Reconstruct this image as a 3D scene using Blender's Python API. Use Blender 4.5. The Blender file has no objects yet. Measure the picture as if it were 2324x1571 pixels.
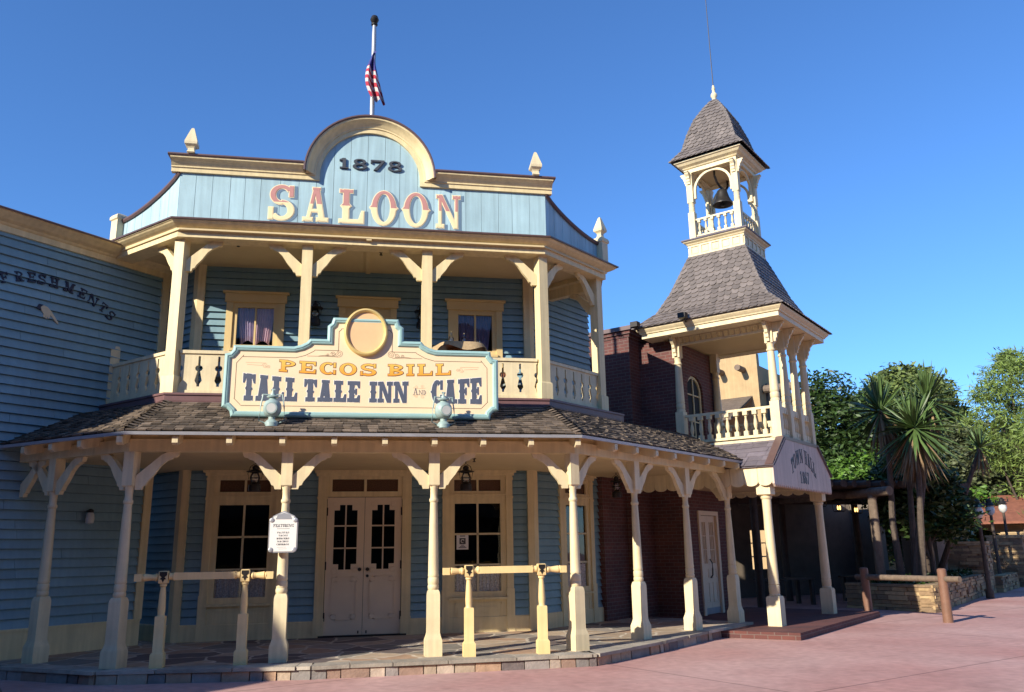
import bpy, bmesh, math, random
from mathutils import Vector, Matrix
R = math.radians
rnd = random.Random(7)
S = bpy.context.scene
COL = S.collection

# ------------------------------------------------------------------ camera, sky, sun
CAM = Vector((3.283, -12.905, 1.65))
YAW, PITCH, ROLL = 0.183, 0.243, -0.017
f_ = Vector((math.sin(YAW)*math.cos(PITCH), math.cos(YAW)*math.cos(PITCH), math.sin(PITCH)))
r_ = Vector((math.cos(YAW), -math.sin(YAW), 0)); u_ = r_.cross(f_)
r2 = math.cos(ROLL)*r_ + math.sin(ROLL)*u_; u2 = -math.sin(ROLL)*r_ + math.cos(ROLL)*u_
cd = bpy.data.cameras.new('camera'); cam = bpy.data.objects.new('camera', cd); COL.objects.link(cam)
cam.matrix_world = Matrix(((r2.x, u2.x, -f_.x, CAM.x), (r2.y, u2.y, -f_.y, CAM.y), (r2.z, u2.z, -f_.z, CAM.z), (0, 0, 0, 1)))
cd.sensor_width = 36; cd.lens = 36*1874/2323; cd.clip_end = 2000; cd.clip_start = .05
S.camera = cam
SUN_AZ, SUN_EL = 35.0, 25.0          # shadows run toward this bearing (from +X toward +Y)
S.view_settings.view_transform = 'Standard'; S.view_settings.look = 'None'
S.view_settings.exposure = 0.6; S.view_settings.gamma = 1
w = bpy.data.worlds.new('World'); S.world = w; w.use_nodes = True
nt = w.node_tree; sky = nt.nodes.new('ShaderNodeTexSky'); sky.sky_type = 'NISHITA'
sky.sun_disc = False; sky.sun_elevation = R(SUN_EL); sky.sun_rotation = R(270 - SUN_AZ)
sky.air_density = 1.0; sky.dust_density = 0.0; sky.ozone_density = 10.0
nt.links.new(sky.outputs[0], nt.nodes['Background'].inputs[0]); nt.nodes['Background'].inputs[1].default_value = 0.15
sd = bpy.data.lights.new('sun', 'SUN'); sd.energy = 5.0; sd.angle = R(.5); sd.color = (1, .91, .76)
so = bpy.data.objects.new('sun', sd); COL.objects.link(so)
sdir = Vector((math.cos(R(SUN_AZ))*math.cos(R(SUN_EL)), math.sin(R(SUN_AZ))*math.cos(R(SUN_EL)), -math.sin(R(SUN_EL))))
so.rotation_euler = sdir.to_track_quat('-Z', 'Y').to_euler(); so.location = (-20, -20, 20)

# ------------------------------------------------------------------ helpers
def frame(x, y, deg, z=0):
    """local x along the wall, local -y outward, z up"""
    return Matrix.Translation((x, y, z)) @ Matrix.Rotation(R(deg), 4, 'Z')
I4 = Matrix.Identity(4)

class MB:
    def __init__(s, M=None): s.v = []; s.f = []; s.M = M or I4
    def add(s, pts, faces):
        n = len(s.v); s.v += [tuple(s.M @ Vector(p)) for p in pts]; s.f += [tuple(i+n for i in q) for q in faces]; return s
    def box(s, a, b):
        x0, y0, z0 = a; x1, y1, z1 = b
        return s.add([(x0,y0,z0),(x1,y0,z0),(x1,y1,z0),(x0,y1,z0),(x0,y0,z1),(x1,y0,z1),(x1,y1,z1),(x0,y1,z1)],
                     [(0,3,2,1),(4,5,6,7),(0,1,5,4),(1,2,6,5),(2,3,7,6),(3,0,4,7)])
    def prism(s, pts, y0, y1):
        """2-D outline in local x,z pushed from y0 (front) to y1"""
        n = len(pts)
        A = sum(pts[i][0]*pts[(i+1)%n][1]-pts[(i+1)%n][0]*pts[i][1] for i in range(n))
        if A < 0: pts = pts[::-1]
        P = [(x, y0, z) for x, z in pts] + [(x, y1, z) for x, z in pts]
        F = [tuple(range(n)), tuple(range(2*n-1, n-1, -1))] + [(i, i+n, (i+1)%n+n, (i+1)%n) for i in range(n)]
        return s.add(P, F)
    def slab(s, pts, z0, z1):
        n = len(pts)
        A = sum(pts[i][0]*pts[(i+1)%n][1]-pts[(i+1)%n][0]*pts[i][1] for i in range(n))
        if A < 0: pts = pts[::-1]
        P = [(x, y, z0) for x, y in pts] + [(x, y, z1) for x, y in pts]
        F = [tuple(range(n-1, -1, -1)), tuple(range(n, 2*n))] + [(i, (i+1)%n, (i+1)%n+n, i+n) for i in range(n)]
        return s.add(P, F)
    def lathe(s, prof, c=(0,0,0), n=16, rot=0, axis='Z', sx=1, sy=1):
        P = []; F = []
        for r, z in prof:
            for k in range(n):
                a = rot + 2*math.pi*k/n
                p = (r*math.cos(a)*sx, r*math.sin(a)*sy, z)
                if axis == 'Y': p = (p[0], p[2], p[1])
                if axis == 'X': p = (p[2], p[0], p[1])
                P.append((c[0]+p[0], c[1]+p[1], c[2]+p[2]))
        m = len(prof)
        for i in range(m-1):
            for k in range(n):
                q = (i*n+k, i*n+(k+1)%n, (i+1)*n+(k+1)%n, (i+1)*n+k)
                F.append(q if axis != 'Y' else q[::-1])
        F.append(tuple(range(n-1, -1, -1))); F.append(tuple(range((m-1)*n, m*n)))
        return s.add(P, F)
    def sq(s, prof, c=(0,0,0), rot=0):
        return s.lathe([(r*math.sqrt(2), z) for r, z in prof], c, 4, rot + math.pi/4)
    def tube(s, path, r, n=8):
        P = []; F = []; path = [Vector(p) for p in path]
        rr = r if isinstance(r, (list, tuple)) else [r]*len(path)
        up = Vector((0, 0, 1))
        for i, p in enumerate(path):
            t = (path[min(i+1, len(path)-1)] - path[max(i-1, 0)]).normalized()
            a = t.cross(up)
            if a.length < .05: a = t.cross(Vector((1, 0, 0)))
            a.normalize(); b = t.cross(a)
            for k in range(n):
                q = 2*math.pi*k/n
                P.append(tuple(p + rr[i]*(a*math.cos(q) + b*math.sin(q))))
        m = len(path)
        for i in range(m-1):
            for k in range(n): F.append((i*n+k, i*n+(k+1)%n, (i+1)*n+(k+1)%n, (i+1)*n+k))
        F.append(tuple(range(n-1, -1, -1))); F.append(tuple(range((m-1)*n, m*n)))
        return s.add(P, F)
    def sweep(s, path, prof, closed=False):
        """profile (out, z) along a plan path; outward is to the right of travel; mitred corners"""
        P = [Vector((p[0], p[1])) for p in path]; n = len(P); rings = []
        for i in range(n):
            d0 = (P[i]-P[i-1]) if (i > 0 or closed) else None
            d1 = (P[(i+1)%n]-P[i]) if (i < n-1 or closed) else None
            ns = [Vector((d.y, -d.x)).normalized() for d in (d0, d1) if d is not None]
            m = ns[0]
            if len(ns) == 2:
                m = (ns[0]+ns[1]).normalized(); m = m / max(.3, m.dot(ns[0]))
            rings.append([(P[i].x+m.x*o, P[i].y+m.y*o, z) for o, z in prof])
        k = len(prof); pts = [p for r in rings for p in r]; F = []
        for i in range(n if closed else n-1):
            for j in range(k):
                a, b = i, (i+1) % n
                F.append((a*k+j, b*k+j, b*k+(j+1)%k, a*k+(j+1)%k))
        if not closed: F += [tuple(range(k-1, -1, -1)), tuple(range((n-1)*k, n*k))]
        return s.add(pts, F)
    def sweep_v(s, path, prof):
        """path in the wall plane (x,z); profile (a = to the left of travel, d = projection toward -y)"""
        P = [Vector(p) for p in path]; n = len(P); rings = []
        for i in range(n):
            ns = []
            if i > 0: d = P[i]-P[i-1]; ns.append(Vector((-d.y, d.x)).normalized())
            if i < n-1: d = P[i+1]-P[i]; ns.append(Vector((-d.y, d.x)).normalized())
            m = ns[0]
            if len(ns) == 2: m = (ns[0]+ns[1]).normalized(); m = m/max(.3, m.dot(ns[0]))
            rings.append([(P[i].x+m.x*a, -d_, P[i].y+m.y*a) for a, d_ in prof])
        k = len(prof); pts = [p for r in rings for p in r]; F = []
        for i in range(n-1):
            for j in range(k): F.append((i*k+j, (i+1)*k+j, (i+1)*k+(j+1)%k, i*k+(j+1)%k))
        F += [tuple(range(k-1, -1, -1)), tuple(range((n-1)*k, n*k))]
        return s.add(pts, F)
    def build(s, name, mat, parent=None, smooth=False, recalc=True):
        me = bpy.data.meshes.new(name); me.from_pydata(s.v, [], s.f)
        if recalc:
            b = bmesh.new(); b.from_mesh(me); bmesh.ops.recalc_face_normals(b, faces=b.faces); b.to_mesh(me); b.free()
        me.materials.append(mat)
        if smooth:
            for p in me.polygons: p.use_smooth = True
            try: me.set_sharp_from_angle(angle=R(38))
            except Exception: pass
        o = bpy.data.objects.new(name, me); COL.objects.link(o)
        if parent: o.parent = parent
        return o

def tag(o, label=None, cat=None, group=None, kind=None):
    if label: o['label'] = label
    if cat: o['category'] = cat
    if group: o['group'] = group
    if kind: o['kind'] = kind
    return o
def thing(name, label, cat, loc=(0,0,0), rz=0, group=None):
    o = bpy.data.objects.new(name, None); COL.objects.link(o)
    o.location = loc; o.rotation_euler = (0, 0, R(rz)); o.empty_display_size = .2
    return tag(o, label, cat, group)
def kids(o): return [c for c in COL.objects if c.parent == o]
def dup(o, parent=None):
    c = o.copy(); COL.objects.link(c)
    if parent: c.parent = parent
    for ch in kids(o): dup(ch, c)
    return c
def isect(p, d, q, e):
    """intersection of 2-D lines p+s*d and q+t*e"""
    det = d[0]*-e[1] + d[1]*e[0]
    s = ((q[0]-p[0])*-e[1] + (q[1]-p[1])*e[0])/det
    return (p[0]+s*d[0], p[1]+s*d[1])

# ------------------------------------------------------------------ materials
def mat(name, col, rough=.6, var=.12, scale=3.0, bump=.0, bscale=40, metal=0, island=0, streak=0, spec=.4):
    m = bpy.data.materials.new(name); m.use_nodes = True
    n = m.node_tree.nodes; L = m.node_tree.links; b = n['Principled BSDF']
    b.inputs['Roughness'].default_value = rough; b.inputs['Metallic'].default_value = metal
    b.inputs['Specular IOR Level'].default_value = spec
    tc = n.new('ShaderNodeTexCoord')
    no = n.new('ShaderNodeTexNoise'); no.inputs['Scale'].default_value = scale; no.inputs['Detail'].default_value = 6
    no.inputs['Roughness'].default_value = .65
    L.new(tc.outputs['Object'], no.inputs['Vector'])
    mr = n.new('ShaderNodeMapRange'); mr.inputs['From Min'].default_value = .3; mr.inputs['From Max'].default_value = .7
    mr.inputs['To Min'].default_value = 1-var; mr.inputs['To Max'].default_value = 1+var
    L.new(no.outputs['Fac'], mr.inputs['Value'])
    fac = mr.outputs[0]
    def mul(a, bsock):
        k = n.new('ShaderNodeMath'); k.operation = 'MULTIPLY'; L.new(a, k.inputs[0]); L.new(bsock, k.inputs[1]); return k.outputs[0]
    if streak:
        mp = n.new('ShaderNodeMapping'); mp.inputs['Scale'].default_value = (9, 9, .5); L.new(tc.outputs['Object'], mp.inputs['Vector'])
        n2 = n.new('ShaderNodeTexNoise'); n2.inputs['Scale'].default_value = 1.5; n2.inputs['Detail'].default_value = 5
        L.new(mp.outputs[0], n2.inputs['Vector'])
        m2 = n.new('ShaderNodeMapRange'); m2.inputs['From Min'].default_value = .3; m2.inputs['From Max'].default_value = .7
        m2.inputs['To Min'].default_value = 1-streak; m2.inputs['To Max'].default_value = 1+streak*.6
        L.new(n2.outputs['Fac'], m2.inputs['Value']); fac = mul(fac, m2.outputs[0])
    if island:
        g = n.new('ShaderNodeNewGeometry'); m3 = n.new('ShaderNodeMapRange')
        m3.inputs['To Min'].default_value = 1-island; m3.inputs['To Max'].default_value = 1+island
        L.new(g.outputs['Random Per Island'], m3.inputs['Value']); fac = mul(fac, m3.outputs[0])
    vm = n.new('ShaderNodeVectorMath'); vm.operation = 'SCALE'; vm.inputs[0].default_value = col
    L.new(fac, vm.inputs['Scale']); L.new(vm.outputs[0], b.inputs['Base Color'])
    if bump:
        nb = n.new('ShaderNodeTexNoise'); nb.inputs['Scale'].default_value = bscale; nb.inputs['Detail'].default_value = 4
        L.new(tc.outputs['Object'], nb.inputs['Vector'])
        bp = n.new('ShaderNodeBump'); bp.inputs['Strength'].default_value = bump; bp.inputs['Distance'].default_value = .02
        L.new(nb.outputs['Fac'], bp.inputs['Height']); L.new(bp.outputs[0], b.inputs['Normal'])
    m['vm'] = 0
    return m
def ramp_by(m, kind, stops, scale=1.0, seed=0):
    """replace the base colour of m by a ramp over island / voronoi cell / object z"""
    n = m.node_tree.nodes; L = m.node_tree.links
    vm = [k for k in n if k.type == 'VECT_MATH'][0]
    cr = n.new('ShaderNodeValToRGB'); cr.color_ramp.interpolation = 'CONSTANT' if kind != 'z' else 'LINEAR'
    e = cr.color_ramp.elements
    while len(e) < len(stops): e.new(.5)
    for q, (p, c) in zip(e, stops): q.position = p; q.color = (*c, 1)
    if kind == 'island':
        g = n.new('ShaderNodeNewGeometry'); L.new(g.outputs['Random Per Island'], cr.inputs[0])
    L.new(cr.outputs[0], vm.inputs[0]); return cr

M = {}
M['cream'] = mat('cream_paint', (.73, .595, .33), .55, .08, 2.5, .10, 45, streak=.12)
M['creamw'] = mat('pale_cream_paint', (.69, .58, .36), .55, .09, 3, .10, 45, streak=.13)
M['yellow'] = mat('yellow_trim_paint', (.66, .49, .23), .55, .06, 2, .05, 60)
M['rail'] = mat('golden_rail_paint', (.78, .58, .27), .5, .07, 3, .06, 60, streak=.08)
M['soffit'] = mat('cream_soffit_boards', (.62, .49, .27), .6, .06, 2)
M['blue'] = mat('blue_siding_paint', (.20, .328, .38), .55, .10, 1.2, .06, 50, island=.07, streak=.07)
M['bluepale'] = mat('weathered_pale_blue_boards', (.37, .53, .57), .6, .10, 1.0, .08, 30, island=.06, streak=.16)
M['capbrown'] = mat('brown_painted_metal', (.115, .07, .065), .4, .15, 3, spec=.5)
M['flash'] = mat('brown_apron_flashing', (.16, .085, .085), .45, .15, 3)
M['shake'] = mat('weathered_wood_shakes', (.125, .095, .07), .85, .3, 6, .4, 60, island=.6)
M['slate'] = mat('grey_fishscale_shingles', (.15, .127, .115), .6, .15, 5, .2, 60, island=.22)
M['slatelow'] = mat('dark_grey_roofing', (.15, .13, .15), .55, .18, 4, .3, 40, island=.2)
M['dark'] = mat('dark_metal', (.025, .022, .02), .45, .2, 5, metal=.3)
M['black'] = mat('dark_interior', (.012, .012, .012), .8, .1, 2)
M['door'] = mat('cream_door_paint', (.76, .62, .44), .5, .05, 2, .04, 50)
M['signface'] = mat('cream_sign_face', (.86, .66, .42), .5, .05, 1.2)
M['signtint'] = mat('sign_edge_peach', (.80, .50, .28), .5, .05, 1.2)
M['signframe'] = mat('blue_green_sign_frame', (.30, .47, .45), .45, .08, 3, .03, 50)
M['gold'] = mat('gold_ring', (.70, .52, .20), .35, .1, 4, metal=.2)
M['ovalin'] = mat('medallion_ground', (.78, .50, .26), .5, .10, 2)
M['navy'] = mat('slate_blue_lettering', (.085, .10, .14), .5, .1, 4)
M['inkline'] = mat('thin_brown_line', (.20, .13, .08), .6, .05, 4)
M['ghost'] = mat('faint_tan_scroll', (.62, .44, .27), .6, .05, 4)
M['orange'] = mat('orange_gold_lettering', (.85, .42, .06), .5, .04, 3)
M['red'] = mat('red_cream_lettering', (.50, .15, .13), .55, .06, 3)
M['lettercream'] = mat('cream_lettering', (.86, .72, .44), .5, .05, 3)
M['lettershadow'] = mat('blue_letter_shade', (.13, .20, .27), .55, .06, 3)
M['white'] = mat('white_paint', (.80, .78, .72), .5, .04, 3)
M['charcoal'] = mat('charcoal_numerals', (.06, .065, .075), .5, .1, 4)
M['ink'] = mat('dark_blue_painted_letters', (.015, .022, .05), .6, .1, 4)
M['purple'] = mat('purple_curtain', (.52, .40, .56), .85, .15, 6)
M['pink'] = mat('pink_curtain', (.74, .50, .56), .85, .15, 6)
M['lace'] = mat('lace_curtain', (.80, .74, .68), .9, .5, 40)
M['amber'] = mat('patterned_amber_glass', (.10, .05, .025), .25, .6, 60)
M['steel'] = mat('grey_steel', (.38, .39, .41), .4, .1, 5, metal=.3)
M['lampgreen'] = mat('grey_green_lamp_paint', (.30, .40, .38), .4, .12, 6, spec=.5)
M['wood'] = mat('brown_chair_wood', (.20, .075, .035), .5, .25, 8)
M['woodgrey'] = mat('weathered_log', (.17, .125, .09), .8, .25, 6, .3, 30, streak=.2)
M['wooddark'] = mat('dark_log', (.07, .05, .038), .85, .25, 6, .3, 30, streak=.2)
M['burlap'] = mat('burlap_cloth', (.42, .31, .18), .9, .15, 20, .3, 80)
M['bell'] = mat('old_bronze', (.055, .052, .05), .4, .3, 6, metal=.6)
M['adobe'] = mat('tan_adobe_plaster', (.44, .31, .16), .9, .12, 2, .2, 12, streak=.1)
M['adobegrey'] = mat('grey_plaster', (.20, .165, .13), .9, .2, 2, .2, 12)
M['leaf'] = mat('dark_green_leaves', (.034, .066, .014), .5, .3, .9, island=.5)
M['leafpine'] = mat('pine_needles', (.10, .135, .035), .6, .3, .8, island=.45)
M['leafpine2'] = mat('yellow_green_needles', (.13, .19, .04), .6, .3, .8, island=.45)
M['leafolive'] = mat('grey_green_leaves', (.078, .095, .038), .6, .3, .8, island=.45)
M['leafbright'] = mat('bright_green_leaves', (.075, .155, .02), .5, .3, .9, island=.4)
M['yucca'] = mat('yucca_blades', (.07, .12, .035), .45, .25, 4, island=.35)
M['yuccadead'] = mat('dry_yucca_blades', (.21, .14, .075), .8, .3, 4, island=.3)
M['bark'] = mat('grey_bark', (.085, .065, .05), .9, .3, 10, .5, 30)
M['soil'] = mat('dark_soil', (.05, .04, .03), .9, .3, 4, .5, 10)
M['roofred'] = mat('red_tile_roof', (.26, .10, .06), .8, .3, 5, .4, 8)
M['paper'] = mat('white_paper', (.75, .73, .70), .6, .03, 3)
M['skin'] = mat('pale_painted_hand', (.60, .50, .33), .6, .05, 3)
M['chairseat'] = mat('grey_green_seat', (.28, .33, .32), .6, .1, 5)
M['flagred'] = mat('red_cloth', (.42, .03, .04), .8, .05, 3)

def emissive(name, col, strength):
    m = bpy.data.materials.new(name); m.use_nodes = True; b = m.node_tree.nodes['Principled BSDF']
    b.inputs['Base Color'].default_value = (*col, 1); b.inputs['Emission Color'].default_value = (*col, 1)
    b.inputs['Emission Strength'].default_value = strength; return m
M['bulb'] = emissive('lit_warm_bulb', (1, .55, .15), 3.0)
M['frost'] = mat('frosted_lamp_glass', (.55, .56, .52), .3, .05, 3)

def glass(name, tint, keep):
    m = bpy.data.materials.new(name); m.use_nodes = True; n = m.node_tree.nodes; L = m.node_tree.links
    n.remove(n['Principled BSDF']); out = n['Material Output']
    tr = n.new('ShaderNodeBsdfTransparent'); tr.inputs[0].default_value = (*tint, 1)
    gl = n.new('ShaderNodeBsdfGlossy'); gl.inputs['Roughness'].default_value = .02; gl.inputs[0].default_value = (.9, .9, .9, 1)
    fr = n.new('ShaderNodeFresnel'); fr.inputs[0].default_value = 1.45
    tc = n.new('ShaderNodeTexCoord'); no = n.new('ShaderNodeTexNoise'); no.inputs['Scale'].default_value = 1.7
    L.new(tc.outputs['Object'], no.inputs[0]); bp = n.new('ShaderNodeBump'); bp.inputs['Strength'].default_value = .06; bp.inputs['Distance'].default_value = .05
    L.new(no.outputs[0], bp.inputs['Height']); L.new(bp.outputs[0], gl.inputs['Normal']); 
    ad = n.new('ShaderNodeMath'); ad.inputs[1].default_value = keep; L.new(fr.outputs[0], ad.inputs[0])
    mx = n.new('ShaderNodeMixShader'); L.new(ad.outputs[0], mx.inputs[0]); L.new(tr.outputs[0], mx.inputs[1]); L.new(gl.outputs[0], mx.inputs[2])
    L.new(mx.outputs[0], out.inputs[0]); return m
M['pane'] = glass('window_glass', (.80, .82, .82), .01)
M['clear'] = glass('clear_bottle_glass', (.86, .9, .9), .06)

def brickmat(name, c1, c2, mortar, sx, sz, ms):
    m = bpy.data.materials.new(name); m.use_nodes = True; n = m.node_tree.nodes; L = m.node_tree.links; b = n['Principled BSDF']
    tc = n.new('ShaderNodeTexCoord'); sp = n.new('ShaderNodeSeparateXYZ'); L.new(tc.outputs['Object'], sp.inputs[0])
    ad = n.new('ShaderNodeMath'); L.new(sp.outputs[0], ad.inputs[0]); L.new(sp.outputs[1], ad.inputs[1])
    cb = n.new('ShaderNodeCombineXYZ'); L.new(ad.outputs[0], cb.inputs[0]); L.new(sp.outputs[2], cb.inputs[1])
    br = n.new('ShaderNodeTexBrick'); L.new(cb.outputs[0], br.inputs['Vector'])
    br.inputs['Scale'].default_value = 1; br.inputs['Brick Width'].default_value = sx; br.inputs['Row Height'].default_value = sz
    br.inputs['Mortar Size'].default_value = ms; br.inputs['Color1'].default_value = (*c1, 1); br.inputs['Color2'].default_value = (*c2, 1)
    br.inputs['Mortar'].default_value = (*mortar, 1); br.inputs['Mortar Smooth'].default_value = .2
    no = n.new('ShaderNodeTexNoise'); no.inputs['Scale'].default_value = 2.5; no.inputs['Detail'].default_value = 6; L.new(tc.outputs['Object'], no.inputs[0])
    mr = n.new('ShaderNodeMapRange'); mr.inputs['To Min'].default_value = .55; mr.inputs['To Max'].default_value = 1.45; L.new(no.outputs[0], mr.inputs[0])
    vm = n.new('ShaderNodeVectorMath'); vm.operation = 'SCALE'; L.new(br.outputs[0], vm.inputs[0]); L.new(mr.outputs[0], vm.inputs['Scale'])
    L.new(vm.outputs[0], b.inputs['Base Color']); b.inputs['Roughness'].default_value = .85
    bp = n.new('ShaderNodeBump'); bp.inputs['Strength'].default_value = .5; bp.inputs['Distance'].default_value = .02; bp.invert = True
    L.new(br.outputs['Fac'], bp.inputs['Height']); L.new(bp.outputs[0], b.inputs['Normal'])
    return m
M['brick'] = brickmat('red_brick', (.135, .045, .036), (.09, .034, .032), (.15, .11, .095), .22, .078, .007)

# stones of mixed colour, one colour per stone
M['curbstone'] = mat('mixed_kerb_stones', (.4, .3, .2), .85, .2, 7, .4, 30)
ramp_by(M['curbstone'], 'island', [(0, (.42, .33, .24)), (.18, (.24, .22, .20)), (.34, (.44, .29, .19)), (.5, (.32, .28, .25)), (.64, (.17, .14, .13)), (.78, (.46, .37, .29)), (.9, (.30, .20, .15))])
M['mortar'] = mat('pale_mortar', (.42, .38, .33), .9, .15, 6, .3, 30)
M['ledge'] = mat('stacked_ledge_stones', (.3, .2, .1), .9, .25, 6, .5, 25)
ramp_by(M['ledge'], 'island', [(0, (.36, .25, .13)), (.25, (.27, .18, .10)), (.5, (.42, .30, .16)), (.75, (.22, .15, .09))])
def flagstone():
    m = mat('flagstone_paving', (.3, .26, .22), .75, .2, 5, .2, 20); n = m.node_tree.nodes; L = m.node_tree.links
    tc = [k for k in n if k.type == 'TEX_COORD'][0]; vm = [k for k in n if k.type == 'VECT_MATH'][0]
    dn = n.new('ShaderNodeTexNoise'); dn.inputs['Scale'].default_value = 1.6; L.new(tc.outputs['Object'], dn.inputs[0])
    ad = n.new('ShaderNodeMixRGB'); ad.blend_type = 'ADD'; ad.inputs[0].default_value = .5; L.new(tc.outputs['Object'], ad.inputs[1]); L.new(dn.outputs['Color'], ad.inputs[2])
    v = n.new('ShaderNodeTexVoronoi'); v.voronoi_dimensions = '2D'; v.inputs['Scale'].default_value = 1.55; L.new(ad.outputs[0], v.inputs['Vector'])
    e = n.new('ShaderNodeTexVoronoi'); e.voronoi_dimensions = '2D'; e.feature = 'DISTANCE_TO_EDGE'; e.inputs['Scale'].default_value = 1.55; L.new(ad.outputs[0], e.inputs['Vector'])
    cr = n.new('ShaderNodeValToRGB'); cr.color_ramp.interpolation = 'CONSTANT'; el = cr.color_ramp.elements
    cs = [(.36, .28, .20), (.22, .20, .17), (.40, .27, .18), (.15, .12, .11), (.30, .26, .22), (.45, .35, .25)]
    while len(el) < 6: el.new(.5)
    for i, q in enumerate(el): q.position = i/6; q.color = (*cs[i], 1)
    sx = n.new('ShaderNodeSeparateColor'); L.new(v.outputs['Color'], sx.inputs[0]); L.new(sx.outputs[0], cr.inputs[0])
    st = n.new('ShaderNodeMapRange'); st.inputs['From Min'].default_value = .022; st.inputs['From Max'].default_value = .05; L.new(e.outputs['Distance'], st.inputs[0])
    mx = n.new('ShaderNodeMixRGB'); L.new(st.outputs[0], mx.inputs[0]); mx.inputs[1].default_value = (.52, .46, .37, 1); L.new(cr.outputs[0], mx.inputs[2])
    L.new(mx.outputs[0], vm.inputs[0]); return m
M['flag'] = flagstone()
def groundmat():
    m = mat('red_tinted_concrete', (.43, .245, .235), .8, .10, .8, .15, 60, spec=.3); n = m.node_tree.nodes; L = m.node_tree.links
    tc = [k for k in n if k.type == 'TEX_COORD'][0]; vm = [k for k in n if k.type == 'VECT_MATH'][0]
    big = n.new('ShaderNodeTexNoise'); big.inputs['Scale'].default_value = .35; big.inputs['Detail'].default_value = 5; L.new(tc.outputs['Object'], big.inputs[0])
    cr = n.new('ShaderNodeValToRGB'); e = cr.color_ramp.elements
    e[0].position = .35; e[0].color = (.44, .235, .205, 1); e[1].position = .65; e[1].color = (.51, .32, .285, 1)
    L.new(big.outputs[0], cr.inputs[0])
    # saw-cut joints
    mp = n.new('ShaderNodeMapping'); mp.inputs['Rotation'].default_value = (0, 0, R(-24)); L.new(tc.outputs['Object'], mp.inputs[0])
    sp = n.new('ShaderNodeSeparateXYZ'); L.new(mp.outputs[0], sp.inputs[0])
    def line(sock, off, per):
        a = n.new('ShaderNodeMath'); a.operation = 'ADD'; a.inputs[1].default_value = off; L.new(sock, a.inputs[0])
        p = n.new('ShaderNodeMath'); p.operation = 'PINGPONG'; p.inputs[1].default_value = per/2; L.new(a.outputs[0], p.inputs[0])
        q = n.new('ShaderNodeMapRange'); q.inputs['From Min'].default_value = .008; q.inputs['From Max'].default_value = .02
        q.inputs['To Min'].default_value = .45; q.inputs['To Max'].default_value = 1; L.new(p.outputs[0], q.inputs[0]); return q.outputs[0]
    k = n.new('ShaderNodeMath'); k.operation = 'MINIMUM'; L.new(line(sp.outputs[1], 6.6, 4.6), k.inputs[0]); L.new(line(sp.outputs[0], 1.3, 7.5), k.inputs[1])
    v2 = n.new('ShaderNodeVectorMath'); v2.operation = 'SCALE'; L.new(cr.outputs[0], v2.inputs[0]); L.new(k.outputs[0], v2.inputs['Scale'])
    sc = n.new('ShaderNodeTexNoise'); sc.inputs['Scale'].default_value = 7; sc.inputs['Detail'].default_value = 8; L.new(tc.outputs['Object'], sc.inputs[0])
    m4 = n.new('ShaderNodeMapRange'); m4.inputs['From Min'].default_value = .3; m4.inputs['From Max'].default_value = .7; m4.inputs['To Min'].default_value = .88; m4.inputs['To Max'].default_value = 1.1; L.new(sc.outputs[0], m4.inputs[0])
    v3 = n.new('ShaderNodeVectorMath'); v3.operation = 'SCALE'; L.new(v2.outputs[0], v3.inputs[0]); L.new(m4.outputs[0], v3.inputs['Scale'])
    sv = n.new('ShaderNodeTexVoronoi'); sv.inputs['Scale'].default_value = 2.6; L.new(tc.outputs['Object'], sv.inputs[0])
    m5 = n.new('ShaderNodeMapRange'); m5.inputs['From Min'].default_value = .015; m5.inputs['From Max'].default_value = .045; m5.inputs['To Min'].default_value = .62; m5.inputs['To Max'].default_value = 1; L.new(sv.outputs['Distance'], m5.inputs[0])
    st = n.new('ShaderNodeTexNoise'); st.inputs['Scale'].default_value = 1.1; st.inputs['Detail'].default_value = 8; st.inputs['Distortion'].default_value = 1.5; L.new(tc.outputs['Object'], st.inputs[0])
    m6 = n.new('ShaderNodeMapRange'); m6.inputs['From Min'].default_value = .56; m6.inputs['From Max'].default_value = .70; m6.inputs['To Min'].default_value = 1; m6.inputs['To Max'].default_value = .88; L.new(st.outputs[0], m6.inputs[0])
    k5 = n.new('ShaderNodeMath'); k5.operation = 'MULTIPLY'; L.new(m5.outputs[0], k5.inputs[0]); L.new(m6.outputs[0], k5.inputs[1])
    v4 = n.new('ShaderNodeVectorMath'); v4.operation = 'SCALE'; L.new(v3.outputs[0], v4.inputs[0]); L.new(k5.outputs[0], v4.inputs['Scale'])
    L.new(v4.outputs[0], vm.inputs[0]); return m
M['ground'] = groundmat()

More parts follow.
